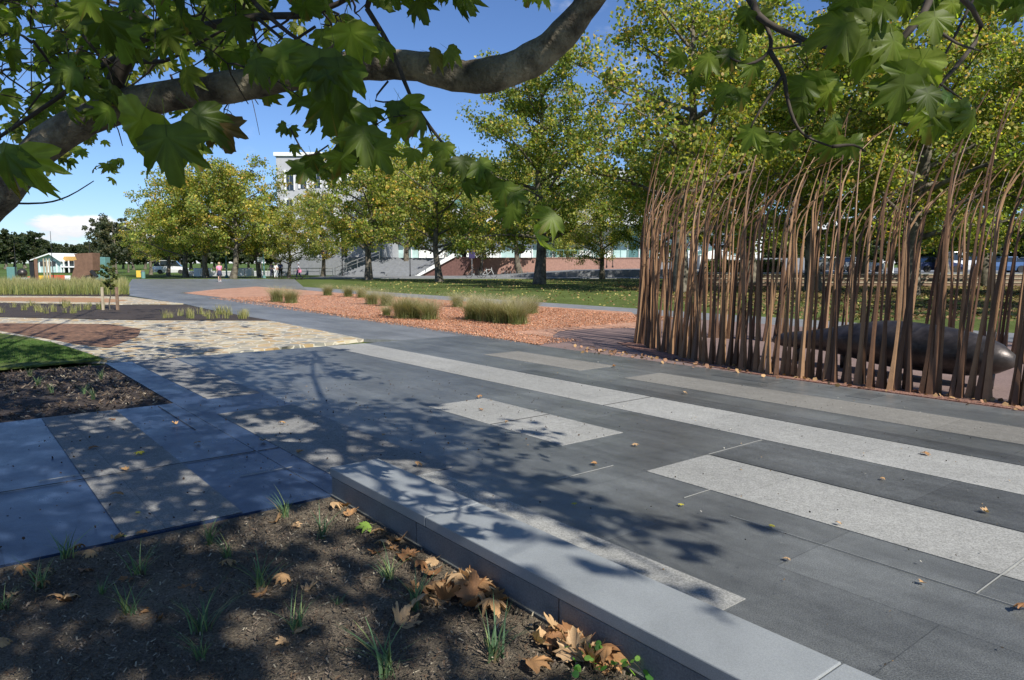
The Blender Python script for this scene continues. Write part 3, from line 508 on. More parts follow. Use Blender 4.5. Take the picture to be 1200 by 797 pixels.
def reed(u, v, lb, grp, sc=1.):
    global nr
    o = link(bpy.data.objects.new('steel_reed', rm[r3.randrange(24)])); o.location = tuple(W(u, v)); o.rotation_euler = (r3.gauss(0, .035), r3.gauss(.01, .03), r3.gauss(0, .35)); s = r3.uniform(.93, 1.12) * sc
    o.scale = (r3.uniform(.85, 1.25), r3.uniform(.85, 1.2), s); T(o, lb, 'reed', grp)
for i in range(len(PL) - 1):
    a, b = PL[i], PL[i + 1]; d = b - a; ln = np.linalg.norm(d); nrm = np.array([-d[1], d[0]]) / ln; step = .084 if i < 6 else .11; n = int(ln / step)
    for j in range(n):
        t = (j + r3.random() * .9) / n; off = r3.choice([0, 0, .06, .12, .22]) + r3.gauss(0, .05); p = a + d * t + nrm * (-off if True else off)
        inside = np.array([6, 11.5]) - p; inside /= np.linalg.norm(inside); p = a + d * t + inside * off
        if i < 5: reed(p[0], p[1], 'tall rusty steel reed in the dense front row of the reed enclosure', 'reeds in the front row of the enclosure')
        elif i < 7: reed(p[0], p[1], 'tall rusty steel reed bending in the rounded left end of the enclosure', 'reeds at the left end of the enclosure', .95)
        else: reed(p[0], p[1], 'dark steel reed in the back row behind the bronze pod', 'reeds in the back row of the enclosure')
a = np.array([4.45, 12.1, .33]); b = np.array([6.22, 8.85, .40]); pod = E_('bronze_sculpture', (a + b) / 2 * [1, 1, 0]); T(pod, 'long dark bronze seed-pod shaped sculpture lying on short legs inside the reeds', 'sculpture')
mid = (a + b) / 2 * [1, 1, 0]; ts = np.linspace(0, 1, 22); rr = [.07, .115, .13, .14, .15, .17, .19, .22, .25, .28, .305, .325, .335, .335, .33, .325, .318, .305, .285, .25, .19, .08]
MB().tube([a + (b - a) * t + np.array([0, 0, .10 * math.sin(t * 3.1) - .02]) - mid for t in ts], rr, 24).build('body', M['bronze'], pod, smooth=True)
for t in (.12, .35, .7, .93):
    q = a + (b - a) * t - mid; bb = MB(); bb.tube([q * [1, 1, 0], q * [1, 1, 0] + [0.02, .02, .3]], [.035, .05], 8); bb.build('leg', M['bronze'], pod, smooth=True)

# ---------------------------------------------------------------- background trees
def tree_meshes(seed, H, R_, base, tr, nleaf, ls, cols, wts, dens=1.0, upr=.5):
    r = random.Random(seed); rg = np.random.default_rng(seed); b = MB(); cl = []
    tp = [np.array([0., 0, -.1])]; x = y = 0
    for i in range(1, 9): x += r.gauss(0, .012 * H); y += r.gauss(0, .012 * H); tp.append(np.array([x, y, H * .86 * i / 8]))
    b.tube(tp, [tr * (1.35 if i == 0 else 1) * (1 - i / 8.6) ** .8 for i in range(9)], 10, False)
    def at(z): t = z / (H * .86) * 8; i = min(7, int(t)); return tp[i] + (tp[i + 1] - tp[i]) * (t - i)
    nlimb = int(17 * dens) + 3
    for k in range(nlimb):
        zb = base + (H * .84 - base) * (k / nlimb) ** 1.05; p = at(zb * .96); az = k * 2.4 + r.uniform(-.4, .4); hz = (zb - base) / (H - base)
        ln = R_ * (1.0 - .62 * hz ** 1.6) * r.uniform(.72, 1.12) * (.85 + .3 * min(1, hz * 3)); ux = upr * (.6 + .9 * hz)
        pts = [p]; d = np.array([math.cos(az), math.sin(az), ux]);
        for j in range(4): d = d + np.array([r.gauss(0, .12), r.gauss(0, .12), .04 + r.gauss(0, .08)]); pts.append(pts[-1] + d / np.linalg.norm(d) * ln / 4)
        r0 = tr * .42 * (1 - .6 * hz); b.tube(pts, [r0, r0 * .75, r0 * .5, r0 * .32, r0 * .12], 6, False)
        for j in range(1, 5):
            for q in range(3 if j > 1 else 2):
                d2 = rg.normal(size=3); d2[2] = d2[2] * .6 + .25; d2 /= np.linalg.norm(d2); e = pts[j] + d2 * ln * r.uniform(.14, .34); b.tube([pts[j], (pts[j] + e) / 2 + rg.normal(0, .1, 3), e], [r0 * .25, r0 * .15, r0 * .06], 4, False)
                if r.random() < .93: cl.append((e, r.uniform(.45, .95) * R_ / 5.2)); cl.append(((pts[j] + e) / 2, r.uniform(.3, .55) * R_ / 5.2))
    cp = np.array([c[0] for c in cl]); cr = np.array([c[1] for c in cl]); cs = rg.uniform(.7, 1.3, (len(cl), 3))
    ci = rg.choice(len(cl), nleaf, p=cr ** 2 / (cr ** 2).sum()); u = rg.normal(size=(nleaf, 3)); u /= np.linalg.norm(u, axis=1, keepdims=True); rad = rg.uniform(0, 1, nleaf) ** .45
    pos = cp[ci] + u * (rad * cr[ci])[:, None] * cs[ci] * [1, 1, .75]
    pos = pos[pos[:, 2] > base * .72]; n = len(pos); ci = ci[:n]
    nm = rdir(n) + np.array([0, 0, .5]); tv = np.array([(0, -.5, 0), (.42, -.1, .1), (.30, .3, .03), (0, .55, -.08), (-.30, .3, .03), (-.42, -.1, .1)]); tf = np.array([(0, 1, 3), (1, 2, 3), (0, 3, 5), (5, 3, 4)])
    col = pick(cols, wts, n, .2); tint = rg.uniform(.75, 1.25, len(cl))[ci][:, None]; yel = (rg.uniform(0, 1, len(cl))[ci] < .3)[:, None]; col = col * tint * np.where(yel, [1.35, 1.1, .9], 1)
    crown = scatter('crown', tv, tf, pos, rotmats(rdir(n) + [0, 0, -.4], nm), rg.uniform(ls * .65, ls * 1.25, n), col, M['crown'])
    tm = b.mesh('trunk'); tm.materials.append(M['treebark']); tm.polygons.foreach_set('use_smooth', [True] * len(tm.polygons)); return tm, crown
GRN = [(.125, .17, .04), (.20, .24, .05), (.34, .33, .08), (.40, .27, .09)]; 
TV = [tree_meshes(1, 18, 6.6, 3.2, .42, 29000, .19, GRN, [5, 4, 1.6, .4], 1.3),
      tree_meshes(2, 12, 5.2, 2.6, .30, 16000, .19, GRN, [3, 4, 3, .9], 1.1),
      tree_meshes(3, 11, 5.0, 2.2, .28, 12000, .19, GRN, [3, 4, 3.4, 1.2], 1.0),
      tree_meshes(4, 17, 6.8, 3.0, .40, 28000, .185, GRN, [4, 4, 2.2, 1.0], 1.2),
      tree_meshes(5, 9, 4.0, 2.0, .22, 8500, .18, GRN, [3, 4, 3, 1], 1.0),
      tree_meshes(6, 12, 6.0, 2.5, .5, 5500, .75, [(.035, .055, .025), (.055, .075, .035)], [1, 1], 1.1),
      tree_meshes(7, 13, 4.5, 2.8, .25, 4500, .42, [(.06, .075, .045), (.09, .10, .06)], [1, 1], .8)]
def tree(px, py, kind, sc, lb, grp=None, rz=0, Y=None, sz=None):
    p = G(px, py) if Y is None else np.array([(px - 600) / F * (Y * math.cos(PIT) + CH * math.sin(PIT) * 0 + 0) , Y, 0])
    if Y is not None: q = R(px, 308, Y); p = np.array([q[0], Y, 0])
    r = E_('tree' if kind == 5 else ('gum_tree' if kind == 6 else 'plane_tree'), p, rz); r.scale = (sc, sc, sz or sc); T(r, lb, 'tree', grp)
    link(bpy.data.objects.new('trunk', TV[kind][0]), r); link(bpy.data.objects.new('crown', TV[kind][1]), r)
tree(632, 333, 0, 1.0, 'largest plane tree, thick dark trunk on the lawn right of the parked bicycles', rz=.4)
tree(432, 328, 1, 1.12, 'leaning-trunk plane tree on the lawn in front of the grey stairs', rz=2)
tree(515, 330, 2, 1.05, 'slim-trunk plane tree in front of the dark red brick wall', rz=1)
tree(472, 0, 1, 1.35, 'plane tree behind the slim-trunk tree, before the white building', rz=.7, Y=94)
tree(545, 0, 3, .9, 'tall plane tree behind the bicycles, covering the white facade', rz=1.9, Y=96)
tree(562, 323, 4, 1.0, 'small plane tree with the two bicycles parked at its trunk', rz=2.2)
tree(667, 320, 1, 1.0, 'plane tree with dark trunk beyond the big one, before the pink brick wall', rz=4)
tree(610, 0, 1, 1.25, 'plane tree behind the largest one, its top showing above the brick terrace', rz=3, Y=88)
for i, (x, Y, k, s, lb) in enumerate([(176, 98, 2, .78, 'leftmost plane tree of the far left row, thin yellowing crown'), (196, 88, 1, .76, 'second plane tree from the left in the far left row'), (217, 80, 2, 1.05, 'third plane tree from the left in the far left row'), (241, 77, 1, .98, 'fourth plane tree in the far left row, left of the woman in pink'), (272, 74, 1, 1.02, 'fifth plane tree in the far left row, right of the woman in pink'), (304, 78, 2, .9, 'plane tree in the left row beside the teal post'), (338, 76, 2, .68, 'rightmost plane tree of the left row beside the walking couple'), (378, 84, 1, .82, 'plane tree in front of the pale concrete building')]):
    tree(x, 0, k, s, lb, 'row of plane trees at the far left', i * 1.7, Y=Y)
for i, (x, Y, k, s, lb) in enumerate([(798, 40, 3, 1.05, 'tall plane tree with mottled grey trunk behind the left of the reeds'), (706, 72, 3, .62, 'smaller plane tree between the largest tree and the reeds'), (765, 62, 0, .72, 'plane tree just left of the reed enclosure, far side of the lawn'), (880, 54, 3, 1.1, 'plane tree behind the reeds above the hedge'), (955, 42, 0, .95, 'plane tree behind the middle of the reeds'), (1068, 36, 3, .95, 'plane tree with mottled trunk behind the right of the reeds'), (1160, 50, 0, 1.0, 'plane tree near the blue cars at the right'), (1010, 60, 3, 1.0, 'plane tree beyond the reeds by the white van'), (1240, 36, 0, .8, 'plane tree at the right border behind the reeds'), (1110, 66, 1, 1.25, 'plane tree near the car park behind the right reeds'), (840, 70, 0, .9, 'plane tree beyond the hedge')]):
    tree(x, 0, k, s, lb, 'plane trees behind the reed enclosure', i * 2.3, Y=Y)
for i, (x, y, k, s, lb) in enumerate([(26, 15, 3, 1.0, 'nearest unseen plane tree at the right, added to shade the ground behind the reeds'), (35, 26, 0, 1.0, 'unseen plane tree beside the path, added to shade the ground behind the reeds'), (22, 3, 1, 1.0, 'smaller plane tree to the right of the paving')]):  # first two are unseen, added to shade the ground behind the reeds
    r = E_('plane_tree', (x, y, 0), i * 2); r.scale = (s,) * 3; T(r, lb, 'tree', 'plane trees right of the reeds'); link(bpy.data.objects.new('trunk', TV[k][0]), r); link(bpy.data.objects.new('crown', TV[k][1]), r)
for i in range(15):
    x = [-22, -8, 6, 17, 29, 40, 52, 63, 75, 86, 98, 110, 121, 132, 144][i]; Y = [200, 230, 190, 220, 215, 250, 240, 260, 270, 250, 260, 230, 240, 210, 200][i]
    tree(x, 0, 5, [.85, .9, .8, .82, .85, .8, .72, .72, .68, .62, .7, .62, .66, .6, .6][i], 'dark rounded tree in the distant line behind the gabled pavilion', 'dark trees in the distant line', i * 1.1, Y=Y)
for i in range(16): tree(156 + 13.5 * i, 0, 5, .62 + .06 * (i % 3), 'dark tree far behind the left row of plane trees', 'dark trees behind the left row', i * 1.9, Y=175 + 12 * (i % 4))
for i in range(12): tree(850 + 34 * i, 0, 5, .6 + .07 * (i % 3), 'dark tree on the far side of the car park', 'dark trees beyond the car park', i * 1.9, Y=134 + 9 * (i % 4))
for i, (x, Y, s, lb) in enumerate([(120, 120, .70, 'loose-crowned gum tree left of the pair beyond the rusty slab'), (136, 112, .68, 'taller loose gum tree just right of the rusty slab'), (150, 125, .62, 'gum tree half hidden by the plane tree row')]): tree(x, 0, 6, s, lb, 'gum trees', i * 2, Y=Y)

# young staked tree in the shaded bed
yt = tree_meshes(9, 1.95, .34, .75, .022, 900, .09, [(.07, .10, .03), (.12, .15, .05)], [1, 1], .4)
p = G(129, 363); r = E_('young_tree', p); T(r, 'thin young tree held by stakes in the dark soil bed at the left', 'tree'); link(bpy.data.objects.new('trunk', yt[0]), r); link(bpy.data.objects.new('crown', yt[1]), r)
for x, w_, m, lb in [(121, .035, 'timber', 'pale square stake left of the young tree'), (138, .04, 'browntimber', 'brown stake right of the young tree')]:
    q = G(x, 363.5); T(MB().box(q[0] - w_, q[0] + w_, q[1] - w_, q[1] + w_, -.02, .78).build('timber_stake', M[m], bevel=.005), lb, 'stake', 'stakes of the young tree')

# ---------------------------------------------------------------- buildings and terraces
def facing(x0, x1, y0, y1, Y): a = R(x0, y1, Y); b = R(x1, y0, Y); return a[0], b[0], a[2], b[2]
bl = E_('office_building', (R(385, 308, 100)[0], 100, 0)); T(bl, 'pale grey concrete building with tall narrow windows behind the left trees', 'building')
ox = bl.location.x
x0, x1, _, zt = facing(328, 446, 183, 322, 100)
MB().box(x0 - ox, x1 - ox, 0, 22, 2.4, zt).build('wall', M['stone'], bl); MB().box(x0 - ox - .3, x1 - ox, -.25, 22.2, 0, 2.38).build('base_wall', M['stairs'], bl); MB().box(x0 - ox - .25, x1 - ox + .2, -.25, 22.2, zt + .01, zt + .5).build('roof_edge', M['white'], bl)
for (a0, a1, b0, b1) in [(333.5, 345, 200, 223), (350, 360, 198, 221), (366, 376, 197, 220), (382, 392, 196, 220), (398, 408, 196, 220), (334, 344, 233, 246), (350, 360, 232, 250), (366, 376, 232, 258), (382, 392, 232, 258), (361, 370, 272, 310), (376, 386, 272, 310), (398, 408, 272, 310), (414, 424, 240, 262), (430, 440, 240, 262)]:
    X0, X1, Z0, Z1 = facing(a0, a1, b0, b1, 100); f = MB()
    f.box(X0 - ox, X0 - ox + .28, -.16, -.01, Z0, Z1).box(X1 - ox - .12, X1 - ox, -.16, -.01, Z0, Z1).box(X0 - ox + .281, X1 - ox - .121, -.15, -.01, Z1 - .15, Z1 - .002); fo = f.build('window', M['white'], bl)
    g = MB().box(X0 - ox + .285, X1 - ox - .125, -.06, -.008, Z0, Z1 - .16).build('pane', M['darkglass'], fo); mid_ = (X0 + X1) / 2 - ox; MB().box(mid_ - .03, mid_ + .05, -.11, -.062, Z0, Z1 - .17).build('mullion', M['steel'], fo)
# podium, stairs and brick walls
podium = MB().box(-27, 45, 96, 140, -.05, 2.22).build('terrace_podium', M['stairs']); podium['kind'] = 'structure'
st = E_('stone_stairs', (-16.8, 89, 0)); T(st, 'broad grey stone stairs climbing to the glass entrance', 'stairs'); b = MB(); n = 15
for i in range(n): sx_ = i * .29; sy_ = i * .42; b.slab([(sx_ - 4.5, sy_), (5.2 + sx_, sy_), (5.2 + n * .29, n * .42 + .9), (n * .29 - 4.5, n * .42 + .9)], i * .15 - .02, (i + 1) * .15)
b.build('steps', M['stairs'], st)
sw = E_('brick_stair_wall', (-11.4, 89, 0)); T(sw, 'dark red brick wall sloping along the right side of the stairs', 'wall')
MB().prism([(0, 0), (4.4, 2.3), (6.6, 2.3), (5.3, 0)], (1, 0, 0), (0, 0, 1), (0, 7, 0)).build('wall', M['redbrick'], sw)
MB().prism([(-.5, 0), (0.1, 0), (4.6, 2.38), (4.6, 2.75), (4.2, 2.75)], (1, 0, 0), (0, 0, 1), (0, .35, 0)).build('stringer', M['white'], sw).location = (0, -.38, 0)
def handrail(nm, base, dx, dz, L_, lb, posts=5):
    r = E_(nm, base); T(r, lb, 'handrail'); b = MB()
    b.tube([(0, 0, .95), (dx, 1.2, .95 + dz)], .045, 6); b.tube([(0, 0, .55), (dx, 1.2, .55 + dz)], .03, 6); b.build('rail', M['steel'], r)
    for i in range(posts): t = i / (posts - 1); MB().tube([(dx * t, 1.2 * t, dz * t), (dx * t, 1.2 * t, .95 + dz * t)], .035, 6).build('post', M['steel'], r)
handrail('handrail', (-11.6, 88.2, .05), 4.4, 2.2, 0, 'steel handrail rising to the right beside the white stair edge'); handrail('handrail', (-21.5, 88, .0), 5.2, 2.1, 0, 'steel handrail rising at the left side of the grey stairs'); handrail('handrail', (-29, 86, 0), 7.4, 0, 0, 'level steel railing left of the grey stairs', 6)
pw = E_('brick_terrace_wall', (-5.9, 92, 0)); T(pw, 'long pink-brown brick terrace wall behind the bicycles and trunks', 'wall')
MB().prism([(-.6, 0), (24, 0), (24, 2.15), (.8, 2.15)], (1, 0, 0), (0, 0, 1), (0, 4, 0)).build('wall', M['pinkbrick'], pw); MB().box(.9, 24.1, -.08, .4, 2.152, 2.26).build('capping', M['pinkbrick'], pw)
ramp = MB().prism([(-4, -.02), (24, -.02), (24, .95), (9, .75)], (1, 0, 0), (0, 0, 1), (0, 12, 0)).build('ramp', M['greypath']); ramp.location = (-1, 79.9, 0); ramp['kind'] = 'structure'
# white glazed building
gb = E_('glass_building', (8, 114, 0)); T(gb, 'large white building with pale teal glass front above the brick terrace', 'building')
MB().box(-30, 31, .3, 25, 7.9, 16).build('upper_wall', M['stone'], gb); MB().box(-30, 31, .8, 25, 2.2, 7.88).build('back_wall', M['paleglass'], gb); MB().box(-31, 32, -3.2, .28, 7.4, 7.9).build('canopy', M['white'], gb)
r4 = random.Random(9); xx = -30
while xx < 31:
    wd = r4.choice([1.2, 1.8, 2.4, 3.2]); k = r4.random()
    MB().box(xx + .06, xx + wd - .06, .35, .6, 2.25, r4.choice([7.3, 7.3, 5.2])).build('glass_panel' if k < .62 else 'wall_panel', M['paleglass'] if k < .38 else (M['glass'] if k < .62 else M['white']), gb); MB().box(xx - .06, xx + .06, .2, .7, 2.25, 7.38).build('mullion', M['white'], gb); xx += wd
for zz in (10.0, 13.2):
    for xx in np.arange(-28, 30, 5.5): MB().box(xx, xx + 3.9, .22, .298, zz, zz + 1.5).build('window', M['glass'], gb)
fc = E_('glass_balustrade', (4, 97, 2.2)); T(fc, 'row of teal balustrade posts on top of the brick terrace', 'balustrade')
for i in range(22): MB().box(i * .95, i * .95 + .09, 0, .08, 0, 1.05).build('post', M['teal'], fc)
MB().box(-.1, 20.2, -.01, .09, 1.052, 1.12).build('rail', M['teal'], fc)
# right: raised car park with timber terraces, hedge, small gabled roof
cpk = MB().box(18, 120, 60, 130, -.05, .72).build('car_park', M['greypath']); cpk['kind'] = 'structure'
for Y, z, lb in [(50, .22, 'lowest and nearest brown timber terrace edge behind the reeds'), (54, .40, 'middle brown timber terrace edge behind the reeds'), (58.5, .62, 'upper brown timber terrace edge below the parked cars')]:
    r = E_('terrace_edge', (14, Y, 0)); T(r, lb, 'terrace edge', 'timber terrace edges'); MB().box(0, 50, 0, .3, -.05, z).build('riser', M['browntimber'], r); MB().box(-.03, 50.03, -.05, .4, z + .002, z + .07).build('capping', M['timber'], r)
def leafmass(name, n, fn, ls, cols, wts):
    pos = np.array([fn() for _ in range(n)]); tv = np.array([(0, -.5, 0), (.42, 0, .1), (0, .55, -.05), (-.42, 0, .1)]); tf = np.array([(0, 1, 2), (0, 2, 3)])
    return scatter(name, tv, tf, pos, rotmats(rdir(n), rdir(n) + [0, 0, .5]), rng.uniform(.6, 1.3, n) * ls, pick(cols, wts, n, .2), M['crown'])
hg = E_('hedge', (18.2, 67, .6)); T(hg, 'clipped green hedge behind the left part of the reeds', 'hedge'); link(bpy.data.objects.new('foliage', leafmass('hedge', 7000, lambda: (rng.uniform(0, 7) + rng.normal(0, .05), rng.uniform(0, 1.5), rng.uniform(0, 1.25) + rng.normal(0, .06)), .16, [(.06, .10, .025), (.09, .13, .03)], [1, 1])), hg)
MB().box(.2, 6.8, .25, 1.25, 0, 1.1).build('stems', M['twig'], hg)
sh = E_('shelter', (20.5, 80, .7)); T(sh, 'low shelter with sloping teal roof behind the hedge', 'shelter'); MB().prism([(0, 1.9), (3, 2.9), (6, 1.9), (6, 1.75), (3, 2.72), (0, 1.75)], (1, 0, 0), (0, 0, 1), (0, 4, 0)).build('roof', M['teal'], sh); MB().box(.3, 5.7, .3, 3.7, 0, 1.74).build('wall', M['white'], sh)

# ---------------------------------------------------------------- cars
def car(px, Y, z, paint, lb, rz=0., van=False, sc=1.):
    q = R(px, 308, Y); r = E_('van' if van else 'parked_car', (q[0], Y, z), rz); T(r, lb, 'van' if van else 'car', 'vehicles parked beyond the reeds')
    H = 1.95 if van else 1.42; st_ = ([(-2.3, .32, .98, .72), (-2.2, .25, 1.10, .84), (-1.2, .22, 1.12, .88), (0, .2, 1.12, .9), (1.3, .22, 1.05, .88), (2.1, .26, .92, .84), (2.3, .34, .72, .74)] if van else [(-2.2, .35, .80, .7), (-2.1, .25, .93, .82), (-1.2, .2, .95, .86), (0, .2, .95, .87), (1.0, .2, .93, .86), (1.9, .24, .78, .8), (2.15, .34, .62, .7)])
    b = MB(); k = 0
    for (x, z0, z1, hw) in st_: b.v += [(x, -hw * .94, z0), (x, -hw, (z0 + z1) / 2), (x, -hw * .9, z1), (x, hw * .9, z1), (x, hw, (z0 + z1) / 2), (x, hw * .94, z0)]
    for i in range(len(st_) - 1):
        for j in range(6): a_ = 6 * i + j; c_ = 6 * i + (j + 1) % 6; b.f.append((a_, c_, c_ + 6, a_ + 6))
    b.f.append(tuple(range(5, -1, -1))); e = 6 * (len(st_) - 1); b.f.append(tuple(range(e, e + 6))); bo = b.build('body', paint, r, smooth=False)
    zb = 1.13 if van else .955; fr = (1.45, .75) if van else (1.0, .35); bk = (-2.15, -2.05) if van else (-1.75, -1.1)
    b = MB(); b.v += [(bk[0], -.76, zb - .03), (fr[0], -.76, zb - .03), (fr[0], .76, zb - .03), (bk[0], .76, zb - .03), (bk[1], -.6, H - .06), (fr[1], -.6, H - .06), (fr[1], .6, H - .06), (bk[1], .6, H - .06)]
    b.f += [(0, 1, 5, 4), (1, 2, 6, 5), (2, 3, 7, 6), (3, 0, 4, 7), (4, 5, 6, 7)]; b.build('window', M['darkglass'], r); MB().slab([(bk[1] - .06, -.63), (fr[1] + .05, -.63), (fr[1] + .05, .63), (bk[1] - .06, .63)], H - .065, H).build('roof', paint, r, bevel=.02)
    for x in ((-.2, .9) if not van else (-.6, .7)): MB().box(x - .8, x - .74, -.72, .72, zb - .02, H - .07).build('pillar', paint, r)
    for x in (-1.35, 1.35):
        for s in (-1, 1):
            MB().tube([(x, s * .70, .32), (x, s * .92, .32)], .32, 16).build('wheel', M['rubber'], r); 
    for s in (-1, 1): MB().ball((2.14 if not van else 2.27, s * .55, .62 if not van else .75), .1, 8, 6, .5, 1.3, .7).build('headlight', M['whitec'], r); MB().box(-2.23 if not van else -2.33, -2.19 if not van else -2.27, s * .6 - .12, s * .6 + .12, .68, .82).build('tail_light', M['red'], r)
P_ = lambda n, c: mat(n, c, .25, .03, 3, metal=.3)
pb, pdb, psil, pwh, pgr = P_('blue_paint', (.06, .12, .25)), P_('dark_blue_paint', (.02, .03, .08)), P_('silver_paint', (.45, .46, .48)), P_('white_paint', (.75, .75, .75)), P_('grey_paint', (.12, .13, .14))
car(975, 68, .72, pgr, 'dark grey car seen through the reeds left of the silver one'); car(1008, 70, .72, psil, 'silver car behind the middle of the reeds', .15); car(1098, 68, .72, pdb, 'dark blue car left of the white van'); car(1138, 72, .72, pwh, 'white high-roofed van parked behind the right of the reeds', 0, True)
car(1172, 66, .72, pb, 'mid blue car right of the white van', math.pi); car(1215, 69, .72, psil, 'silver car cut by the right edge behind the reeds'); 
for x, lb in [(1037, 'left white bollard between the silver car and the blue car'), (1046, 'right white bollard between the silver car and the blue car')]:
    q = R(x, 308, 63); r = E_('bollard', (q[0], 63, .72)); T(r, lb, 'bollard', 'white bollards'); MB().tube([(0, 0, 0), (0, 0, .85)], .11, 10).build('post', M['white'], r); MB().tube([(0, 0, .851), (0, 0, .95)], [.12, .06], 10).build('cap', M['black'], r)
q = R(200, 308, 100); o_ = car(200, 105, 0, pwh, 'white van parked far off under the left tree row', .3, True)
T(bpy.data.objects['van.001'], 'white van parked far off under the left tree row', 'van'); del bpy.data.objects['van.001']['group']

# ---------------------------------------------------------------- street furniture
def lamp(px, Y, z, h, lb, m='black', r_=.06):
    q = R(px, 308, Y); r = E_('lamp_post', (q[0], Y, z)); T(r, lb, 'lamp post', None); MB().tube([(0, 0, 0), (0, 0, h)], [r_, r_ * .6], 8).build('pole', M[m], r); MB().tube([(0, 0, 0), (0, 0, .25)], r_ * 2, 8).build('base', M[m], r)
    MB().tube([(0, 0, h + .001), (0, 0, h + .12), (0, 0, h + .3)], [.1, .28, .12], 10).build('lamp_head', M['steel'], r)
lamp(480.5, 84, 0, 6.5, 'tall black lamp post in front of the grey stairs'); lamp(401, 88, 0, 6.5, 'black lamp post before the pale concrete building'); lamp(565, 88, 0, 6, 'black lamp post behind the bicycle tree')
lamp(649, 92, 2.3, 4.5, 'thin dark lamp post on the brick terrace, left one', r_=.05); lamp(718, 90, 1, 5, 'thin dark lamp post before the brick wall near the reeds', r_=.05); lamp(711, 92, 1, 4.5, 'thin dark lamp post just left of another by the brick wall', r_=.05)
lamp(265, 78, 0, 2.9, 'short teal lamp post behind the woman in pink', 'teal', .09); lamp(309, 76, 0, 3.6, 'teal lamp post under the left tree row', 'teal', .09); lamp(1162, 62, .7, 4, 'pale lamp post in the car park', 'steel', .08)
def signpost(px, Y, h, w_, hh, m, lb, z=0, nm='sign', oval=False):
    q = R(px, 308, Y); r = E_(nm, (q[0], Y, z)); T(r, lb, 'sign'); MB().tube([(0, .03, 0), (0, .03, h)], .04, 6).build('post', M['steel'], r)
    if oval: MB().tube([(0, -.05, h - hh / 2), (0, .01, h - hh / 2)], hh / 2, 20).build('panel', M[m], r)
    else: MB().box(-w_ / 2, w_ / 2, -.05, 0, h - hh, h).build('panel', M[m], r, bevel=.01)
signpost(306, 77, 2.2, .8, .5, 'white', 'small white sign on a post under the left trees'); signpost(162, 75, .8, .5, .7, 'yellow', 'small yellow board standing on the far edge of the plaza')
signpost(610, 95, 2.5, 1, 1.35, 'black', 'dark oval sign on the brick terrace left of the thick trunk', 1.6, 'sign', True); signpost(553, 82, 3.1, .7, 1.0, 'purple', 'purple banner above the parked bicycles')
bn = E_('litter_bin', R(167, 308, 75) * [1, 1, 0]); T(bn, 'small grey-blue litter bin beside the yellow board', 'bin'); MB().tube([(0, 0, 0), (0, 0, .7)], .2, 12).build('body', M['teal'], bn); MB().tube([(0, 0, .701), (0, 0, .8)], [.23, .15], 12).build('lid', M['greyc'], bn)
lw = E_('low_wall', (R(300, 308, 90)[0], 90, 0)); T(lw, 'low pale wall behind the left tree trunks', 'wall'); MB().box(-9, 4, 0, .4, -.05, .5).build('wall', M['stone'], lw); MB().box(-9.05, 4.05, -.05, .45, .501, .58).build('capping', M['white'], lw)
for x, lb in [(232, 'left white planter box behind the left tree row'), (243, 'second white planter box behind the left tree row'), (283, 'tall white block beside the right planter under the trees'), (292, 'rightmost white block behind the left tree row')]:
    q = R(x, 308, 86); r = E_('planter', (q[0], 86, 0)); T(r, lb, 'planter', 'white planters behind the left trees'); MB().slab([(-.4, -.4), (.4, -.4), (.4, .4), (-.4, .4)], 0, .95).build('box', M['white'], r, bevel=.03); MB().box(-.34, .34, -.34, .34, .951, .99).build('soil', M['soil'], r)

def bicycle(px, Y, lb, rz, m):
    q = R(px, 308, Y); r = E_('bicycle', (q[0], Y, 0), rz); T(r, lb, 'bicycle', 'bicycles at the small tree'); r.scale = (1.12,) * 3
    for x in (-.52, .52):
        w_ = MB(); w_.tube([(x + .33 * math.cos(a), 0, .34 + .33 * math.sin(a)) for a in np.linspace(0, 2 * math.pi, 25)], .022, 6, False); wo = w_.build('wheel', M['rubber'], r); s_ = MB()
        for a in np.linspace(0, math.pi, 7)[:-1]: s_.tube([(x + .31 * math.cos(a), 0, .34 + .31 * math.sin(a)), (x - .31 * math.cos(a), 0, .34 - .31 * math.sin(a))], .004, 4)
        s_.build('spokes', M['steel'], wo)
    f = MB(); 
    for a, b in [((-.52, .34), (-.08, .32)), ((-.52, .34), (-.17, .78)), ((-.08, .32), (-.2, .88)), ((-.08, .32), (.36, .74)), ((-.17, .78), (.33, .82)), ((.52, .34), (.36, .74)), ((.36, .74), (.32, .98))]: f.tube([(a[0], 0, a[1]), (b[0], 0, b[1])], .02, 6)
    f.build('frame', m, r); MB().tube([(.3, -.28, .98), (.33, 0, 1.0), (.3, .28, .98)], .016, 6).build('handlebar', M['black'], r); MB().ball((-.22, 0, .92), .13, 8, 6, 1.1, .6, .35).build('saddle', M['black'], r); MB().tube([(-.08, -.03, .32), (-.08, .03, .32)], .1, 10).build('chainring', M['steel'], r)
bicycle(556, 77, 'left dark bicycle leaning at the small tree trunk', .1, M['black']); bicycle(572, 76.5, 'right bicycle with pale frame at the small tree trunk', -.15, M['whitec'])
rk = E_('bike_rack', (R(588, 308, 78)[0], 78, 0)); T(rk, 'low steel bicycle rack right of the parked bicycles', 'bike rack')
for i in range(5): MB().tube([(i * .6, 0, 0), (i * .6, 0, .7), (i * .6 + .35, .1, .7), (i * .6 + .35, .1, 0)], .025, 6).build('hoop', M['steel'], rk)

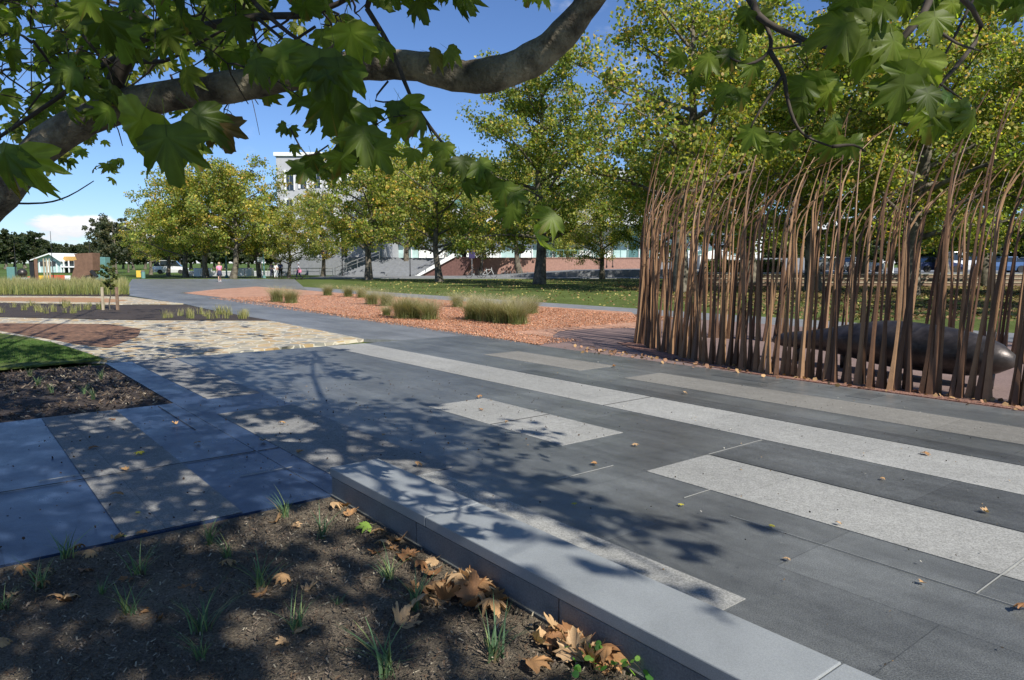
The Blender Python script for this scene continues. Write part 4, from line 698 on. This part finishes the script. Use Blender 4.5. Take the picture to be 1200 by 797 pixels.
# ---------------------------------------------------------------- far left objects
gp = E_('gabled_pavilion', (R(60, 308, 120)[0], 120, 0)); T(gp, 'low white gabled pavilion with glazed front and ochre side roof', 'house'); gx = gp.location.x
X = lambda px, Y=120: R(px, 308, Y)[0] - gx
Zp = lambda py, Y=120: R(60, py, Y)[2]
MB().prism([(X(44), 0), (X(44), Zp(304)), (X(62), Zp(298)), (X(72), Zp(305)), (X(72), 0)], (1, 0, 0), (0, 0, 1), (0, 8, 0)).build('wall', M['paleglass'], gp)
MB().prism([(X(39), Zp(304.5)), (X(61.5), Zp(296.6)), (X(74), Zp(305.5)), (X(74), Zp(306.6)), (X(61.5), Zp(298)), (X(39), Zp(305.5))], (1, 0, 0), (0, 0, 1), (0, 9, 0)).build('roof', M['white'], gp).location = (0, -.8, 0)
for px in (46, 51, 56, 61, 66, 71): MB().box(X(px), X(px + .9), -.12, -.01, 0, Zp(306)).build('post', M['white'], gp)
MB().box(X(46), X(65), -.06, -.011, Zp(312), Zp(306.5)).build('window', M['darkglass'], gp)
MB().box(X(72) + .01, X(90), 1, 8, 0, Zp(306)).build('side_wall', M['darkglass'], gp); MB().prism([(X(71), Zp(305.5)), (X(91), Zp(305.5)), (X(89), Zp(300.5)), (X(73), Zp(300.5))], (1, 0, 0), (0, 0, 1), (0, 6, 0)).build('side_roof', M['orange'], gp).location = (0, .5, 0)
MB().box(X(72), X(90), -.2, .9, Zp(313.5), Zp(312)).build('balcony', M['white'], gp)
for px in (74, 80, 87): MB().box(X(px), X(px + 1), -.1, .1, 0, Zp(305.6)).build('column', M['white'], gp)
pc = E_('colour_panel_wall', (R(55, 308, 66)[0], 66, 0)); T(pc, 'low wall of red, yellow and white painted panels before the pavilion', 'wall'); cx = pc.location.x
for (a, b_, y, m) in [(31, 43, 324, 'red'), (43.2, 56, 323, 'yellow'), (56.2, 74.5, 322.5, 'red'), (74.7, 81, 323, 'white')]:
    x0_ = R(a, 308, 66)[0] - cx; x1_ = R(b_, 308, 66)[0] - cx; MB().box(x0_, x1_, 0, .12, 0, R(a, y, 66)[2]).build('panel', M[m], pc, bevel=.01)
def extr(name, pts, Y, th, m, lb, cat, bev=.02):
    q = [R(x, y, Y) for x, y in pts]; c = sum(q) / len(q); r = MB(); r.prism([(p[0] - c[0], p[2]) for p in q], (1, 0, 0), (0, 0, 1), (0, th, 0)); o = r.build(name, M[m], bevel=bev); o.location = (c[0], Y, 0); T(o, lb, cat); return o
extr('slab_sculpture', [(81, 332), (87, 313), (86.5, 305), (90, 304.5), (86.5, 297.5), (108, 296.3), (108.5, 317), (106, 318.5), (101, 332)], 58, 1.1, 'rust', 'big rusty brown leaning slab sculpture with notched edge', 'sculpture')
extr('glass_block', [(109.5, 331), (109.5, 301), (123, 301.5), (123, 331)], 62, .8, 'teal', 'greenish upright slab right of the rusty sculpture', 'sculpture'); extr('black_beam', [(104.5, 318.5), (106.5, 316.3), (113.5, 324), (111.5, 326)], 57.6, .3, 'black', 'short black beam slanting from the rusty slab', 'sculpture', .01)
o = MB().ball((0, 0, .32), .42, 10, 7, 1.1, 1, .75).build('boulder', M['bronze'], smooth=True); q = G(104.5, 331.5); o.location = tuple(q); T(o, 'dark blue-grey boulder at the foot of the rusty slab', 'boulder')
sp = E_('sphere_sculpture', G(26.7, 329) * [1, 1, 0]); T(sp, 'dark round sphere sculpture on a low plinth at the far left', 'sculpture'); MB().ball((0, 0, .68), .40, 20, 12).build('sphere', M['bronze'], sp, True); MB().box(-.6, .6, -.3, .3, 0, .28).build('plinth', M['stone'], sp)
for x, y0, y1, w_, m, lb in [(14.7, 313, 329, .42, 'teal', 'blunt grey-green pillar left of the dark sphere'), (38.7, 307, 330, .22, 'black', 'dark slim pillar right of the sphere'), (43.5, 303, 330, .16, 'rust', 'reddish brown slim pillar at the left end of the yellow panel')]:
    p0 = G(x, y1); zt_ = R(x, y0, p0[1])[2]; o = MB().box(-w_ / 2 * 1.6, w_ / 2 * 1.6, -w_ / 2, w_ / 2, -.02, zt_).build('pillar', M[m], bevel=.03); o.location = (p0[0], p0[1], 0); T(o, lb, 'pillar', 'sculptural pillars at the far left')
for i, x in enumerate((52.7, 56, 59.4)):
    p0 = G(x, 332); o = MB().tube([(0, 0, 0), (0, 0, R(x, 303, p0[1])[2])], [.07, .05], 8).build('white_pole', M['timber']); o.location = tuple(p0); T(o, ['left', 'middle', 'right'][i] + ' one of three short cream poles before the yellow panel', 'pole', 'three cream poles')
for x, y0, Y, lb in [(4, 284, 62, 'dark flagpole at the left edge'), (48.3, 270, 62, 'thin dark mast behind the cream poles'), (93.8, 279, 60, 'thin mast rising behind the rusty slab')]:
    q = R(x, 308, Y); o = MB().tube([(0, 0, 0), (0, 0, R(x, y0, Y)[2])], [.05, .02], 6).build('mast', M['black']); o.location = (q[0], Y + 1.5, 0); T(o, lb, 'mast')

# ---------------------------------------------------------------- people
def skin_obj(name, verts, edges, rad, m, parent, sub=2):
    me = bpy.data.meshes.new(name); me.from_pydata([tuple(v) for v in verts], edges, []); me.update(); me.materials.append(m); o = link(bpy.data.objects.new(name, me), parent)
    s = o.modifiers.new('skin', 'SKIN')
    for i, r in enumerate(rad): me.skin_vertices[0].data[i].radius = (r, r) if np.isscalar(r) else r; me.skin_vertices[0].data[i].use_root = (i == 0)
    s.use_smooth_shade = True; ss = o.modifiers.new('sub', 'SUBSURF'); ss.levels = sub; ss.render_levels = sub; return o
def person(p, rz, lb, top, bottom, hair, stride=.3, h=1.65, skirt=False, hat=False, bag=None):
    r = E_('person', p, rz); k = h / 1.7; r.scale = (k, k, k); T(r, lb, 'person')
    V = [(0, 0, .95), (0, 0, 1.15), (0, 0, 1.38), (0, 0, 1.46), (0, .01, 1.55), (0, .01, 1.63), (.17, 0, 1.36), (.22, stride * .4, 1.12), (.21, stride * .9, .9), (.21, stride * 1.1, .80), (-.17, 0, 1.36), (-.22, -stride * .3, 1.12), (-.21, -stride * .2, .88), (-.21, -stride * .1, .79),
         (.09, 0, .88), (.10, stride * .55, .5), (.10, stride * .5, .09), (.10, stride * .5 + .14, .04), (-.09, 0, .88), (-.10, -stride * .3, .5), (-.10, -stride * 1.0, .12), (-.10, -stride * 1.0 + .12, .04)]
    Ed = [(0, 1), (1, 2), (2, 3), (3, 4), (4, 5), (2, 6), (6, 7), (7, 8), (8, 9), (2, 10), (10, 11), (11, 12), (12, 13), (0, 14), (14, 15), (15, 16), (16, 17), (0, 18), (18, 19), (19, 20), (20, 21)]
    Rr = [.13, .12, .13, .055, .085, .08, .05, .042, .032, .036, .05, .042, .032, .036, .085, .055, .038, .036, .085, .055, .038, .036]
    skin_obj('body', V, Ed, Rr, M['skin'], r)
    skin_obj('shirt', [V[i] for i in (0, 1, 2, 6, 7, 10, 11)], [(0, 1), (1, 2), (2, 3), (3, 4), (2, 5), (5, 6)], [.165, .15, .155, .075, .06, .075, .06], top, r)
    if skirt: MB().tube([(0, 0, 1.0), (0, 0, .8), (0, 0, .52)], [.15, .2, .25], 14).build('skirt', bottom, r, True)
    else: skin_obj('trousers', [V[i] for i in (0, 14, 15, 16, 18, 19, 20)], [(0, 1), (1, 2), (2, 3), (0, 4), (4, 5), (5, 6)], [.16, .11, .08, .06, .11, .08, .06], bottom, r)
    MB().ball((0, -.03, 1.62), .115, 12, 8, 1, 1.05, 1.12).build('hat' if hat else 'hair', hair, r, True); MB().ball((0, .11, 1.585), .018, 6, 5, .8, 1.2, 1.2).build('nose', M['skin'], r)
    for s in (-1, 1): b_ = MB().box(s * .10 - .04, s * .10 + .04, (stride * .5 if s > 0 else -stride) - .08, (stride * .5 if s > 0 else -stride) + .17, 0, .08); b_.build('shoe', M['whitec'] if skirt else M['black'], r, bevel=.02)
    return r
person(G(257.5, 330), .5, 'woman in pink top and dark skirt walking across the far plaza', M['pinkc'], M['navyc'], M['hairb'], .3, 1.62, True)
person(G(350, 327), math.pi / 2 + .3, 'woman in a white top and hat with a pink bag walking by the railing', M['whitec'], M['navyc'], M['whitec'], .35, 1.6, False, True)
person(G(319, 326), .3, 'person in dark clothes, left of the three under the trees', M['greyc'], M['navyc'], M['haird'], .15, 1.68)
person(G(323.5, 326.2), -.4, 'person in white top and pale trousers in the middle of three', M['whitec'], M['whitec'], M['haird'], .1, 1.6)
person(G(329, 325.8), .2, 'person in blue top and dark trousers, right of the three', M['bluec'], M['black'], M['haird'], .2, 1.75)
q = G(352.5, 327); bo = E_('shoulder_bag', (q[0], q[1] - .3, .62)); T(bo, 'pink bag carried by the woman in the white hat', 'bag'); MB().box(-.17, .17, -.06, .06, 0, .3).build('body', M['pinkc'], bo, bevel=.03); MB().tube([(-.12, 0, .3), (-.05, 0, .5), (.05, 0, .5), (.12, 0, .3)], .012, 6).build('strap', M['pinkc'], bo)

# ---------------------------------------------------------------- foreground plane tree
ft = E_('overhanging_plane_tree', (-4.7, 3.5, 0)); T(ft, 'plane tree whose thick arching limb and big lobed leaves overhang the picture', 'tree'); O0 = np.array([-4.7, 3.5, 0]); b = MB(); tw = MB()
limb = [(-210, 420, 4.15, 40), (-120, 345, 4.2, 30), (-50, 275, 4.2, 23), (0, 226, 4.15, 20), (55, 168, 4.1, 18.5), (120, 133, 4.05, 18), (200, 112, 4.0, 17.5), (290, 99, 3.95, 17), (360, 84, 3.9, 17), (430, 76, 3.9, 16.5), (490, 78, 3.85, 17), (545, 90, 3.85, 18.5), (590, 84, 3.8, 19), (630, 66, 3.8, 18.5), (660, 40, 3.75, 16.5), (690, 2, 3.7, 15), (730, -60, 3.6, 14), (790, -170, 3.4, 12), (880, -330, 3.1, 9.5)]
lp = [R(x, y, Y) - O0 for x, y, Y, _ in limb]; lr = [r_ / F * Y for _, _, Y, r_ in limb]
# smooth
def cr_(P0, rad, n=4):
    out = []; ro = []
    for i in range(len(P0) - 1):
        a, b_, c_, d_ = P0[max(i - 1, 0)], P0[i], P0[i + 1], P0[min(i + 2, len(P0) - 1)]
        for k in range(n):
            t = k / n; out.append(.5 * ((2 * b_) + (-a + c_) * t + (2 * a - 5 * b_ + 4 * c_ - d_) * t * t + (-a + 3 * b_ - 3 * c_ + d_) * t ** 3)); ro.append((rad[i] * (1 - t) + rad[i + 1] * t) * (1 + .05 * math.sin((i + t) * 5.1) + .03 * math.sin((i + t) * 13)))
    out.append(P0[-1]); ro.append(rad[-1]); return out, ro
trunk = [np.array([0, 0, -.1]), np.array([.02, 0, .35]), np.array([.1, .05, .8]), np.array([.12, .0, 1.5]), np.array([.3, -.2, 2.6]), np.array([.8, -.8, 3.8]), np.array([1.8, -1.6, 5.2]), np.array([2.8, -2.2, 6.6])]
a_, r_ = cr_(trunk, [.42, .34, .30, .24, .2, .17, .12, .06]); b.tube(a_, r_, 16, False)
lp = [np.array([.08, .03, .7])] + lp; lr = [.2] + lr; a_, r_ = cr_(lp, lr); b.tube(a_, r_, 18)
b.build('trunk', M['bark'], ft, True)
LIMB = np.array(a_)
def branch(pts, r0, r1, bb=None):
    n = len(pts); a_, r_ = cr_([np.array(p) for p in pts], [r0 + (r1 - r0) * i / (n - 1) for i in range(n)], 3); (bb or tw).tube(a_, r_, 6)
Rm = lambda x, y, Y: R(x, y, Y) - O0
# visible branches, and the higher limbs that carry them
e0 = lp[-1]; branch([e0, e0 + [-.15, -.5, .45], Rm(760, -150, 2.6) + [-.2, -.15, .75], Rm(760, -150, 2.6)], .036, .02); branch([e0, e0 + [.35, -.5, .6], Rm(1120, -120, 2.2) + [-.25, .1, .65], Rm(1120, -120, 2.2)], .036, .014)
branch([e0, e0 + [.4, .15, .5], e0 + [1.0, .3, .8]], .034, .008); branch([np.array([.8, -.8, 3.8]), np.array([2., -1.2, 3.9]), Rm(430, -330, 3.0), Rm(430, 10, 3.3)], .05, .012)
branch([np.array([.3, -.2, 2.6]), Rm(-120, -120, 4.6), Rm(-40, 60, 4.6), Rm(0, 160, 4.6)], .04, .012); branch([np.array([.8, -.8, 3.8]), Rm(60, -260, 3.4), Rm(300, 5, 3.4)], .04, .012)
branch([Rm(118, 132, 4.05), Rm(140, 85, 4), Rm(160, 40, 3.9), Rm(150, -10, 3.8), Rm(120, -80, 3.5)], .05, .03)
branch([Rm(158, 45, 3.9), Rm(220, 35, 3.7), Rm(300, 20, 3.6), Rm(370, 15, 3.5), Rm(440, -20, 3.4)], .028, .010)
branch([Rm(0, 160, 4.6), Rm(60, 120, 4.4), Rm(115, 80, 4.2), Rm(150, 60, 4)], .012, .02); branch([Rm(-40, 190, 4.6), Rm(0, 162, 4.6)], .012, .012)
branch([Rm(150, 70, 4), Rm(190, 72, 3.8), Rm(225, 55, 3.6), Rm(262, 35, 3.4)], .014, .006); branch([Rm(300, 20, 3.6), Rm(330, 45, 3.4), Rm(350, 60, 3.3)], .010, .005)
branch([Rm(300, 5, 3.4), Rm(340, 40, 3.4), Rm(380, 60, 3.3), Rm(400, 40, 3.3)], .012, .005)
branch([Rm(430, 10, 3.3), Rm(460, 60, 3.3), Rm(480, 110, 3.3), Rm(505, 150, 3.3), Rm(540, 190, 3.3), Rm(590, 225, 3.3)], .012, .004); branch([Rm(455, 95, 3.3), Rm(440, 118, 3.3), Rm(475, 118, 3.25)], .005, .003); branch([Rm(498, 140, 3.3), Rm(508, 165, 3.3), Rm(495, 170, 3.2)], .004, .002)
branch([Rm(0, 238, 5), Rm(50, 238, 5), Rm(80, 230, 5), Rm(110, 212, 5)], .008, .003); branch([Rm(340, 150, 3), Rm(360, 182, 3), Rm(385, 170, 3)], .004, .003)
branch([Rm(760, -150, 2.6), Rm(840, -60, 2.45), Rm(880, 0, 2.35), Rm(890, 20, 2.3), Rm(925, 40, 2.25), Rm(975, 58, 2.2)], .02, .006); branch([Rm(885, 8, 2.35), Rm(902, 40, 2.3), Rm(900, 62, 2.3), Rm(875, 75, 2.3), Rm(840, 60, 2.3)], .008, .003)
branch([Rm(902, 60, 2.3), Rm(918, 88, 2.3), Rm(922, 112, 2.3), Rm(930, 140, 2.3), Rm(945, 160, 2.3), Rm(975, 172, 2.3)], .008, .003); branch([Rm(1120, -120, 2.2), Rm(1098, -30, 2.1), Rm(1080, 20, 2.0), Rm(1050, 60, 2.0), Rm(1075, 110, 2.0)], .014, .005); branch([Rm(1098, -30, 2.1), Rm(1150, 30, 2.4), Rm(1110, 90, 2.3), Rm(1090, 110, 2.3)], .01, .004)
r7 = random.Random(12)
for q_ in [[(1000, -10, 2.3), (960, 40, 2.3), (930, 50, 2.3)], [(1075, 20, 2.2), (1040, 60, 2.2), (1000, 70, 2.2), (960, 62, 2.2)], [(1050, 62, 2.1), (1090, 90, 2.1), (1130, 118, 2.1)], [(1150, -20, 2.6), (1120, 40, 2.5), (1100, 80, 2.5), (1085, 120, 2.5)], [(1085, 25, 2.1), (1120, 50, 2.2), (1150, 60, 2.3)], [(930, 45, 2.25), (938, 52, 2.2), (900, 58, 2.2)], [(975, 172, 2.3), (1000, 170, 2.3), (1015, 178, 2.3)], [(918, 88, 2.3), (890, 130, 2.3), (880, 150, 2.3)]]:
    branch([Rm(*t) for t in q_], .006, .002)
for k in range(46):
    x0_, y0_ = r7.uniform(-30, 420), r7.uniform(-60, 70); D0 = r7.uniform(3.2, 5.5); ax = r7.uniform(-90, 90); ay = r7.uniform(10, 110); P4 = [Rm(x0_ + ax * t + r7.gauss(0, 9), y0_ + ay * t + r7.gauss(0, 9), D0 + .3 * t) for t in (0, .33, .66, 1)]
    branch(P4, .009, .0025)
    for q in (1, 2): e_ = P4[q] + np.array([r7.gauss(0, .16), r7.gauss(0, .1), r7.gauss(0, .16)]); branch([P4[q], (P4[q] + e_) / 2 + [0, 0, .03], e_], .004, .0015)
POS = []; TIP = []; NRM = []; SCL = []; COL = []
fg = [(.095, .13, .022), (.075, .105, .018), (.13, .165, .028)]
def addleaf(p, tip, nrm, s, c): POS.append(np.array(p)); TIP.append(tip); NRM.append(nrm); SCL.append(s); COL.append(c)
r5 = random.Random(77)
def L1(x, y, D, px, ang=None, face=None, c=None):        # one leaf: petiole end at x,y, length px in the picture at distance D
    ang = r5.uniform(-.6, .6) if ang is None else math.radians(ang); tip = np.array([math.sin(ang), r5.uniform(-.35, .35), -math.cos(ang)])
    nr_ = np.array([r5.uniform(-.5, .5), -1, r5.uniform(.1, .9)]) if face is None else np.array(face, float); cc = np.array(c if c is not None else r5.choice(fg)) * r5.uniform(.8, 1.2)
    addleaf(Rm(x, y, D), tip, nr_, px / F * D * (.76 if x > 700 else .86 if x < 280 else .64), cc)
LT = (.19, .23, .035)
for t in [(170, 130, 2.2, 105, -35, (.2, -1, .3), LT), (195, 150, 2.2, 100, 5, (-.1, -1, .2)), (215, 165, 2.3, 60, 30), (225, 130, 2.3, 70, 50), (255, 140, 2.4, 62, 15, None, (.12, .08, .04)), (20, 175, 2.2, 80, 20, None, LT), (8, 170, 2.2, 75, -20), (325, 55, 2.4, 95, 30), (300, 60, 2.4, 75, -50), (320, 68, 2.5, 55, 70), (375, 60, 2.2, 110, -5), (395, 70, 2.2, 115, 12), (410, 30, 2.2, 90, 5, None, LT), (385, 110, 2.3, 100, 0), (120, 15, 2.4, 60, 0), (135, 30, 2.5, 65, 10),
          (100, -6, 2.3, 45, 20, None, LT), (300, 70, 2.3, 60, 20), (425, 40, 2.6, 60, 50), (405, 120, 2.6, 100, 0), (425, 150, 2.6, 90, 10), (440, 170, 2.6, 75, 25), (400, 180, 2.6, 60, -10), (345, 170, 3, 28, -10), (335, 148, 3, 30, -70), (340, 150, 3, 26, 40), (365, 182, 3, 45, 10), (505, 62, 3, 52, 85, None, (.13, .12, .035)), (525, 58, 3, 45, 60), (450, 50, 3, 45, 0), (435, 45, 3, 60, -20),
          (505, 165, 3.2, 42, -30), (520, 168, 3.2, 48, 10), (480, 130, 3.2, 42, 0), (465, 120, 3.2, 48, -15), (515, 185, 3.2, 46, 30), (485, 175, 3.2, 40, -20), (540, 185, 3.2, 55, 15), (560, 190, 3.2, 60, 40), (590, 215, 3.2, 55, 0), (600, 225, 3.2, 45, 60), (575, 205, 3.2, 55, -35), (548, 210, 3.2, 50, -20), (620, -15, 2.8, 45, -10), (632, -12, 2.8, 40, 40, None, LT), (495, -20, 3, 40, 60), (460, -15, 3, 50, 10),
          (1030, 25, 1.9, 95, -40, (.1, -1, .2)), (1020, 30, 1.9, 100, 0, (-.2, -1, .1), LT), (1045, 40, 1.9, 85, 15), (1000, 25, 1.9, 90, -75), (1080, 60, 1.9, 95, 5, None, LT), (1075, 80, 1.9, 90, -20), (1060, 90, 1.9, 85, -5), (1085, 105, 1.9, 55, 20), (1095, 15, 1.9, 60, 0), (1115, 0, 2, 45, 20, None, LT), (1105, 110, 2, 70, 60, None, (.05, .09, .02)), (1090, 125, 2, 72, 0, None, LT), (1125, 120, 2, 62, 25), (1110, 130, 2, 60, -15), (1140, 130, 2, 50, 10, None, (.22, .26, .05)),
          (878, 12, 2.3, 45, -30), (890, 15, 2.3, 45, 25), (850, 60, 2.3, 40, -30), (835, 65, 2.3, 48, -60), (855, 58, 2.3, 42, 15), (868, 40, 2.3, 42, 75), (855, 100, 2.3, 45, -40), (868, 105, 2.3, 42, 10), (885, 70, 2.3, 50, 0), (960, 85, 2.3, 60, 0), (945, 95, 2.3, 55, -30), (970, 100, 2.3, 55, 20, None, LT), (940, 115, 2.3, 50, 10), (885, 150, 2.3, 50, -30), (900, 160, 2.3, 48, 10), (925, 160, 2.3, 42, 35), (912, 165, 2.3, 45, -5), (980, 160, 2.3, 58, -10), (995, 165, 2.3, 48, 40), (975, 140, 2.3, 45, 50), (1040, 5, 1.9, 60, -60), (1010, -10, 1.9, 80, -50), (990, -15, 2.2, 60, 10), (1195, -10, 2.4, 40, -40), (1190, 10, 2.4, 35, 30), (800, 62, 2.4, 35, -40), (815, 90, 2.4, 30, -20)]:
    L1(*t)
# filling leaves on twigs inside the frame: (x0,x1,y0,y1,D0,D1,n,kind)
def fill(x0, x1, y0, y1, D0, D1, n, s=(.10, .17), cols=fg, per=6, tipz=-1.0):
    for c in range(max(1, n // per)):
        x, y, D = r5.uniform(x0, x1), r5.uniform(y0, y1), r5.uniform(D0, D1); c0 = Rm(x, y, D); d = np.array([r5.gauss(0, 1), r5.gauss(0, 1), r5.gauss(0, .5)]); d /= np.linalg.norm(d); ln = r5.uniform(.18, .35); c1 = c0 + d * ln
        tw.tube([c0, (c0 + c1) / 2 + [0, 0, .02], c1], [.004, .003, .0015], 4)
        for k in range(per):
            p = c0 + (c1 - c0) * r5.random() + np.array([r5.gauss(0, .07) for _ in range(3)])
            addleaf(p, np.array([r5.gauss(0, .6), r5.gauss(0, .6), tipz + r5.gauss(0, .3)]), np.array([r5.gauss(0, .6), r5.gauss(0, .6) - .5, r5.uniform(.1, 1)]), r5.uniform(*s), np.array(r5.choice(cols)) * r5.uniform(.7, 1.3))
YG = [(.12, .14, .03), (.22, .22, .04), (.09, .13, .025)]
fill(-30, 300, -40, 60, 3.2, 5, 130); fill(-20, 150, 20, 120, 3.4, 5.2, 54); fill(300, 560, -50, 5, 2.8, 4, 72); fill(380, 470, 60, 190, 3, 4.2, 24); fill(1000, 1120, -60, -5, 2.6, 3.4, 14)
fill(-20, 260, 0, 160, 6, 9, 320, (.10, .16), YG, 8); fill(0, 130, 150, 200, 6.5, 9, 60, (.10, .15), YG, 8); fill(150, 420, -30, 60, 5.5, 8, 110, (.1, .16), YG, 8); fill(1050, 1200, -60, -5, 2.6, 4, 30); fill(520, 640, 215, 250, 3.2, 3.6, 8)
fill(90, 330, 30, 130, 3.2, 4.4, 24)
# the crown above and behind the camera, which throws the dappled shade
def shade(polys, n, z0, z1, per=9, seed=1, gap=.0):
    r = random.Random(seed)
    for k in range(n):
        poly = r.choice(polys); (ax, ay), (bx, by), (cx_, cy), (dx, dy) = poly; s, t = r.random(), r.random()
        x = (ax * (1 - s) + bx * s) * (1 - t) + (dx * (1 - s) + cx_ * s) * t; y = (ay * (1 - s) + by * s) * (1 - t) + (dy * (1 - s) + cy * s) * t
        g = G(x, y); z = r.uniform(z0, z1); c0 = g + SD * z / SD[2]
        # keep this part of the crown out of the picture's own sky
        el_ = math.atan2(c0[2] - CH, c0[1]) if c0[1] > 0 else 9
        while c0[1] > 0 and math.atan2(c0[2] - CH, math.hypot(c0[1], 0)) < math.radians(24) and z < 9: z += .4; c0 = g + SD * z / SD[2]
        c0 = c0 - O0; d = np.array([r.gauss(0, 1), r.gauss(0, 1), r.gauss(0, .4)]); d /= np.linalg.norm(d); c1 = c0 + d * r.uniform(.3, .6); tw.tube([c0, c1], [.007, .003], 4)
        CL.append(c0)
        for q in range(per):
            p = c0 + (c1 - c0) * r.random() + np.array([r.gauss(0, .13) for _ in range(3)])
            addleaf(p, np.array([r.gauss(0, .6), r.gauss(0, .6), -.7 + r.gauss(0, .3)]), np.array([r.gauss(0, .7), r.gauss(0, .7), r.uniform(.2, 1)]), r.uniform(.13, .21), np.array(r.choice(fg)) * r.uniform(.7, 1.3))
CL = []
q4 = lambda *a: [a]
# quads given as pixel corners on the ground (top-left, top-right, bottom-right, bottom-left)
shade([[(-60, 355), (260, 357), (300, 400), (-60, 400)]], 64, 5, 7, 8, 1)
shade([[(-60, 386), (125, 392), (130, 432), (-60, 440)]], 42, 4.8, 6.6, 9, 21)
shade([[(-60, 400), (240, 402), (300, 440), (-60, 440)]], 81, 4.6, 6.6, 9, 2)
shade([[(200, 402), (385, 408), (420, 440), (260, 470)]], 45, 4.6, 6.4, 10, 3)
shade([[(-60, 440), (260, 440), (300, 520), (-60, 520)]], 89, 4.4, 6.4, 9, 4)
shade([[(240, 462), (520, 480), (600, 520), (330, 560)]], 62, 4.4, 6, 10, 5)
shade([[(-40, 520), (300, 520), (390, 600), (-40, 640)]], 70, 4.2, 6, 9, 6)
shade([[(380, 540), (580, 540), (720, 620), (560, 640)]], 17, 4.4, 6, 9, 7)
shade([[(640, 580), (760, 600), (820, 680), (760, 690)]], 6, 4, 5, 7, 8)
shade([[(-40, 640), (260, 640), (240, 800), (-40, 800)]], 50, 4.2, 6, 9, 9)
shade([[(250, 600), (560, 620), (650, 800), (250, 800)]], 20, 4.2, 6, 8, 10)
shade([[(150, 600), (330, 600), (330, 700), (150, 700)]], 5, 4.2, 6, 8, 11)
hub = [np.array(p) for p in [(1.8, -1.6, 5.2), (2.8, -2.2, 6.6), (.3, -.2, 2.6), (.8, -.8, 3.8)]] + [LIMB[-1], LIMB[-6]]
CLa = np.array(CL); rest = list(range(len(CL))); r6 = random.Random(8); heads = [CLa[i] for i in r6.sample(rest, 26)]
for hd in heads:
    s_ = min(hub, key=lambda q: np.linalg.norm(q - hd)); m_ = (s_ + hd) / 2 + np.array([0, 0, .35]); branch([s_, m_, hd], .05, .014)
for i in rest:
    hd = min(heads, key=lambda q: np.linalg.norm(q - CLa[i])); d = np.linalg.norm(hd - CLa[i])
    if .05 < d < 2.5: tw.tube([hd, (hd + CLa[i]) / 2 + [0, 0, .08], CLa[i]], [.012, .009, .006], 4)
tw.build('branches', M['twig'], ft, True)
POS = np.array(POS); TIP = np.array(TIP); NRM = np.array(NRM); SCL = np.array(SCL); COL = np.array(COL)
half = rng.uniform(size=len(POS)) < .5
for nm_, msk, (v_, f_) in (('foliage', half, (LV, LF)), ('foliage', ~half, (LV2, LF2))): pass
Va = np.einsum('nij,kj->nki', rotmats(TIP, NRM), LV); Vb = np.einsum('nij,kj->nki', rotmats(TIP, NRM), LV2); Vx = np.where(half[:, None, None], Va, Vb) * SCL[:, None, None] + POS[:, None, :]
kk = len(LV); Fx = LF[None] + (np.arange(len(POS)) * kk)[:, None, None]
rad_ = np.hypot(LV[:, 0], LV[:, 1]); vein = np.ones(kk) * .88
vein[0] = 1.25; pk = np.array([i for i in range(1, kk - 4) if rad_[i] > rad_[max(i - 1, 1)] and rad_[i] >= rad_[min(i + 1, kk - 5)]]); vein[pk] = 1.3
VC = COL[:, None, :] * vein[None, :, None] * rng.uniform(.9, 1.1, (len(COL), kk, 1)); brown = rng.uniform(size=(len(COL), 1)) < .22; edge = (rad_ > .72)[None, :] & brown & (rng.uniform(size=(len(COL), kk)) < .6)
VC[edge] = (.20, .12, .035); VC = VC.reshape(-1, 3)
fo = tri_mesh('foliage', Vx.reshape(-1, 3), Fx.reshape(-1, 3), M['leaf'], VC); link(bpy.data.objects.new('foliage', fo), ft)
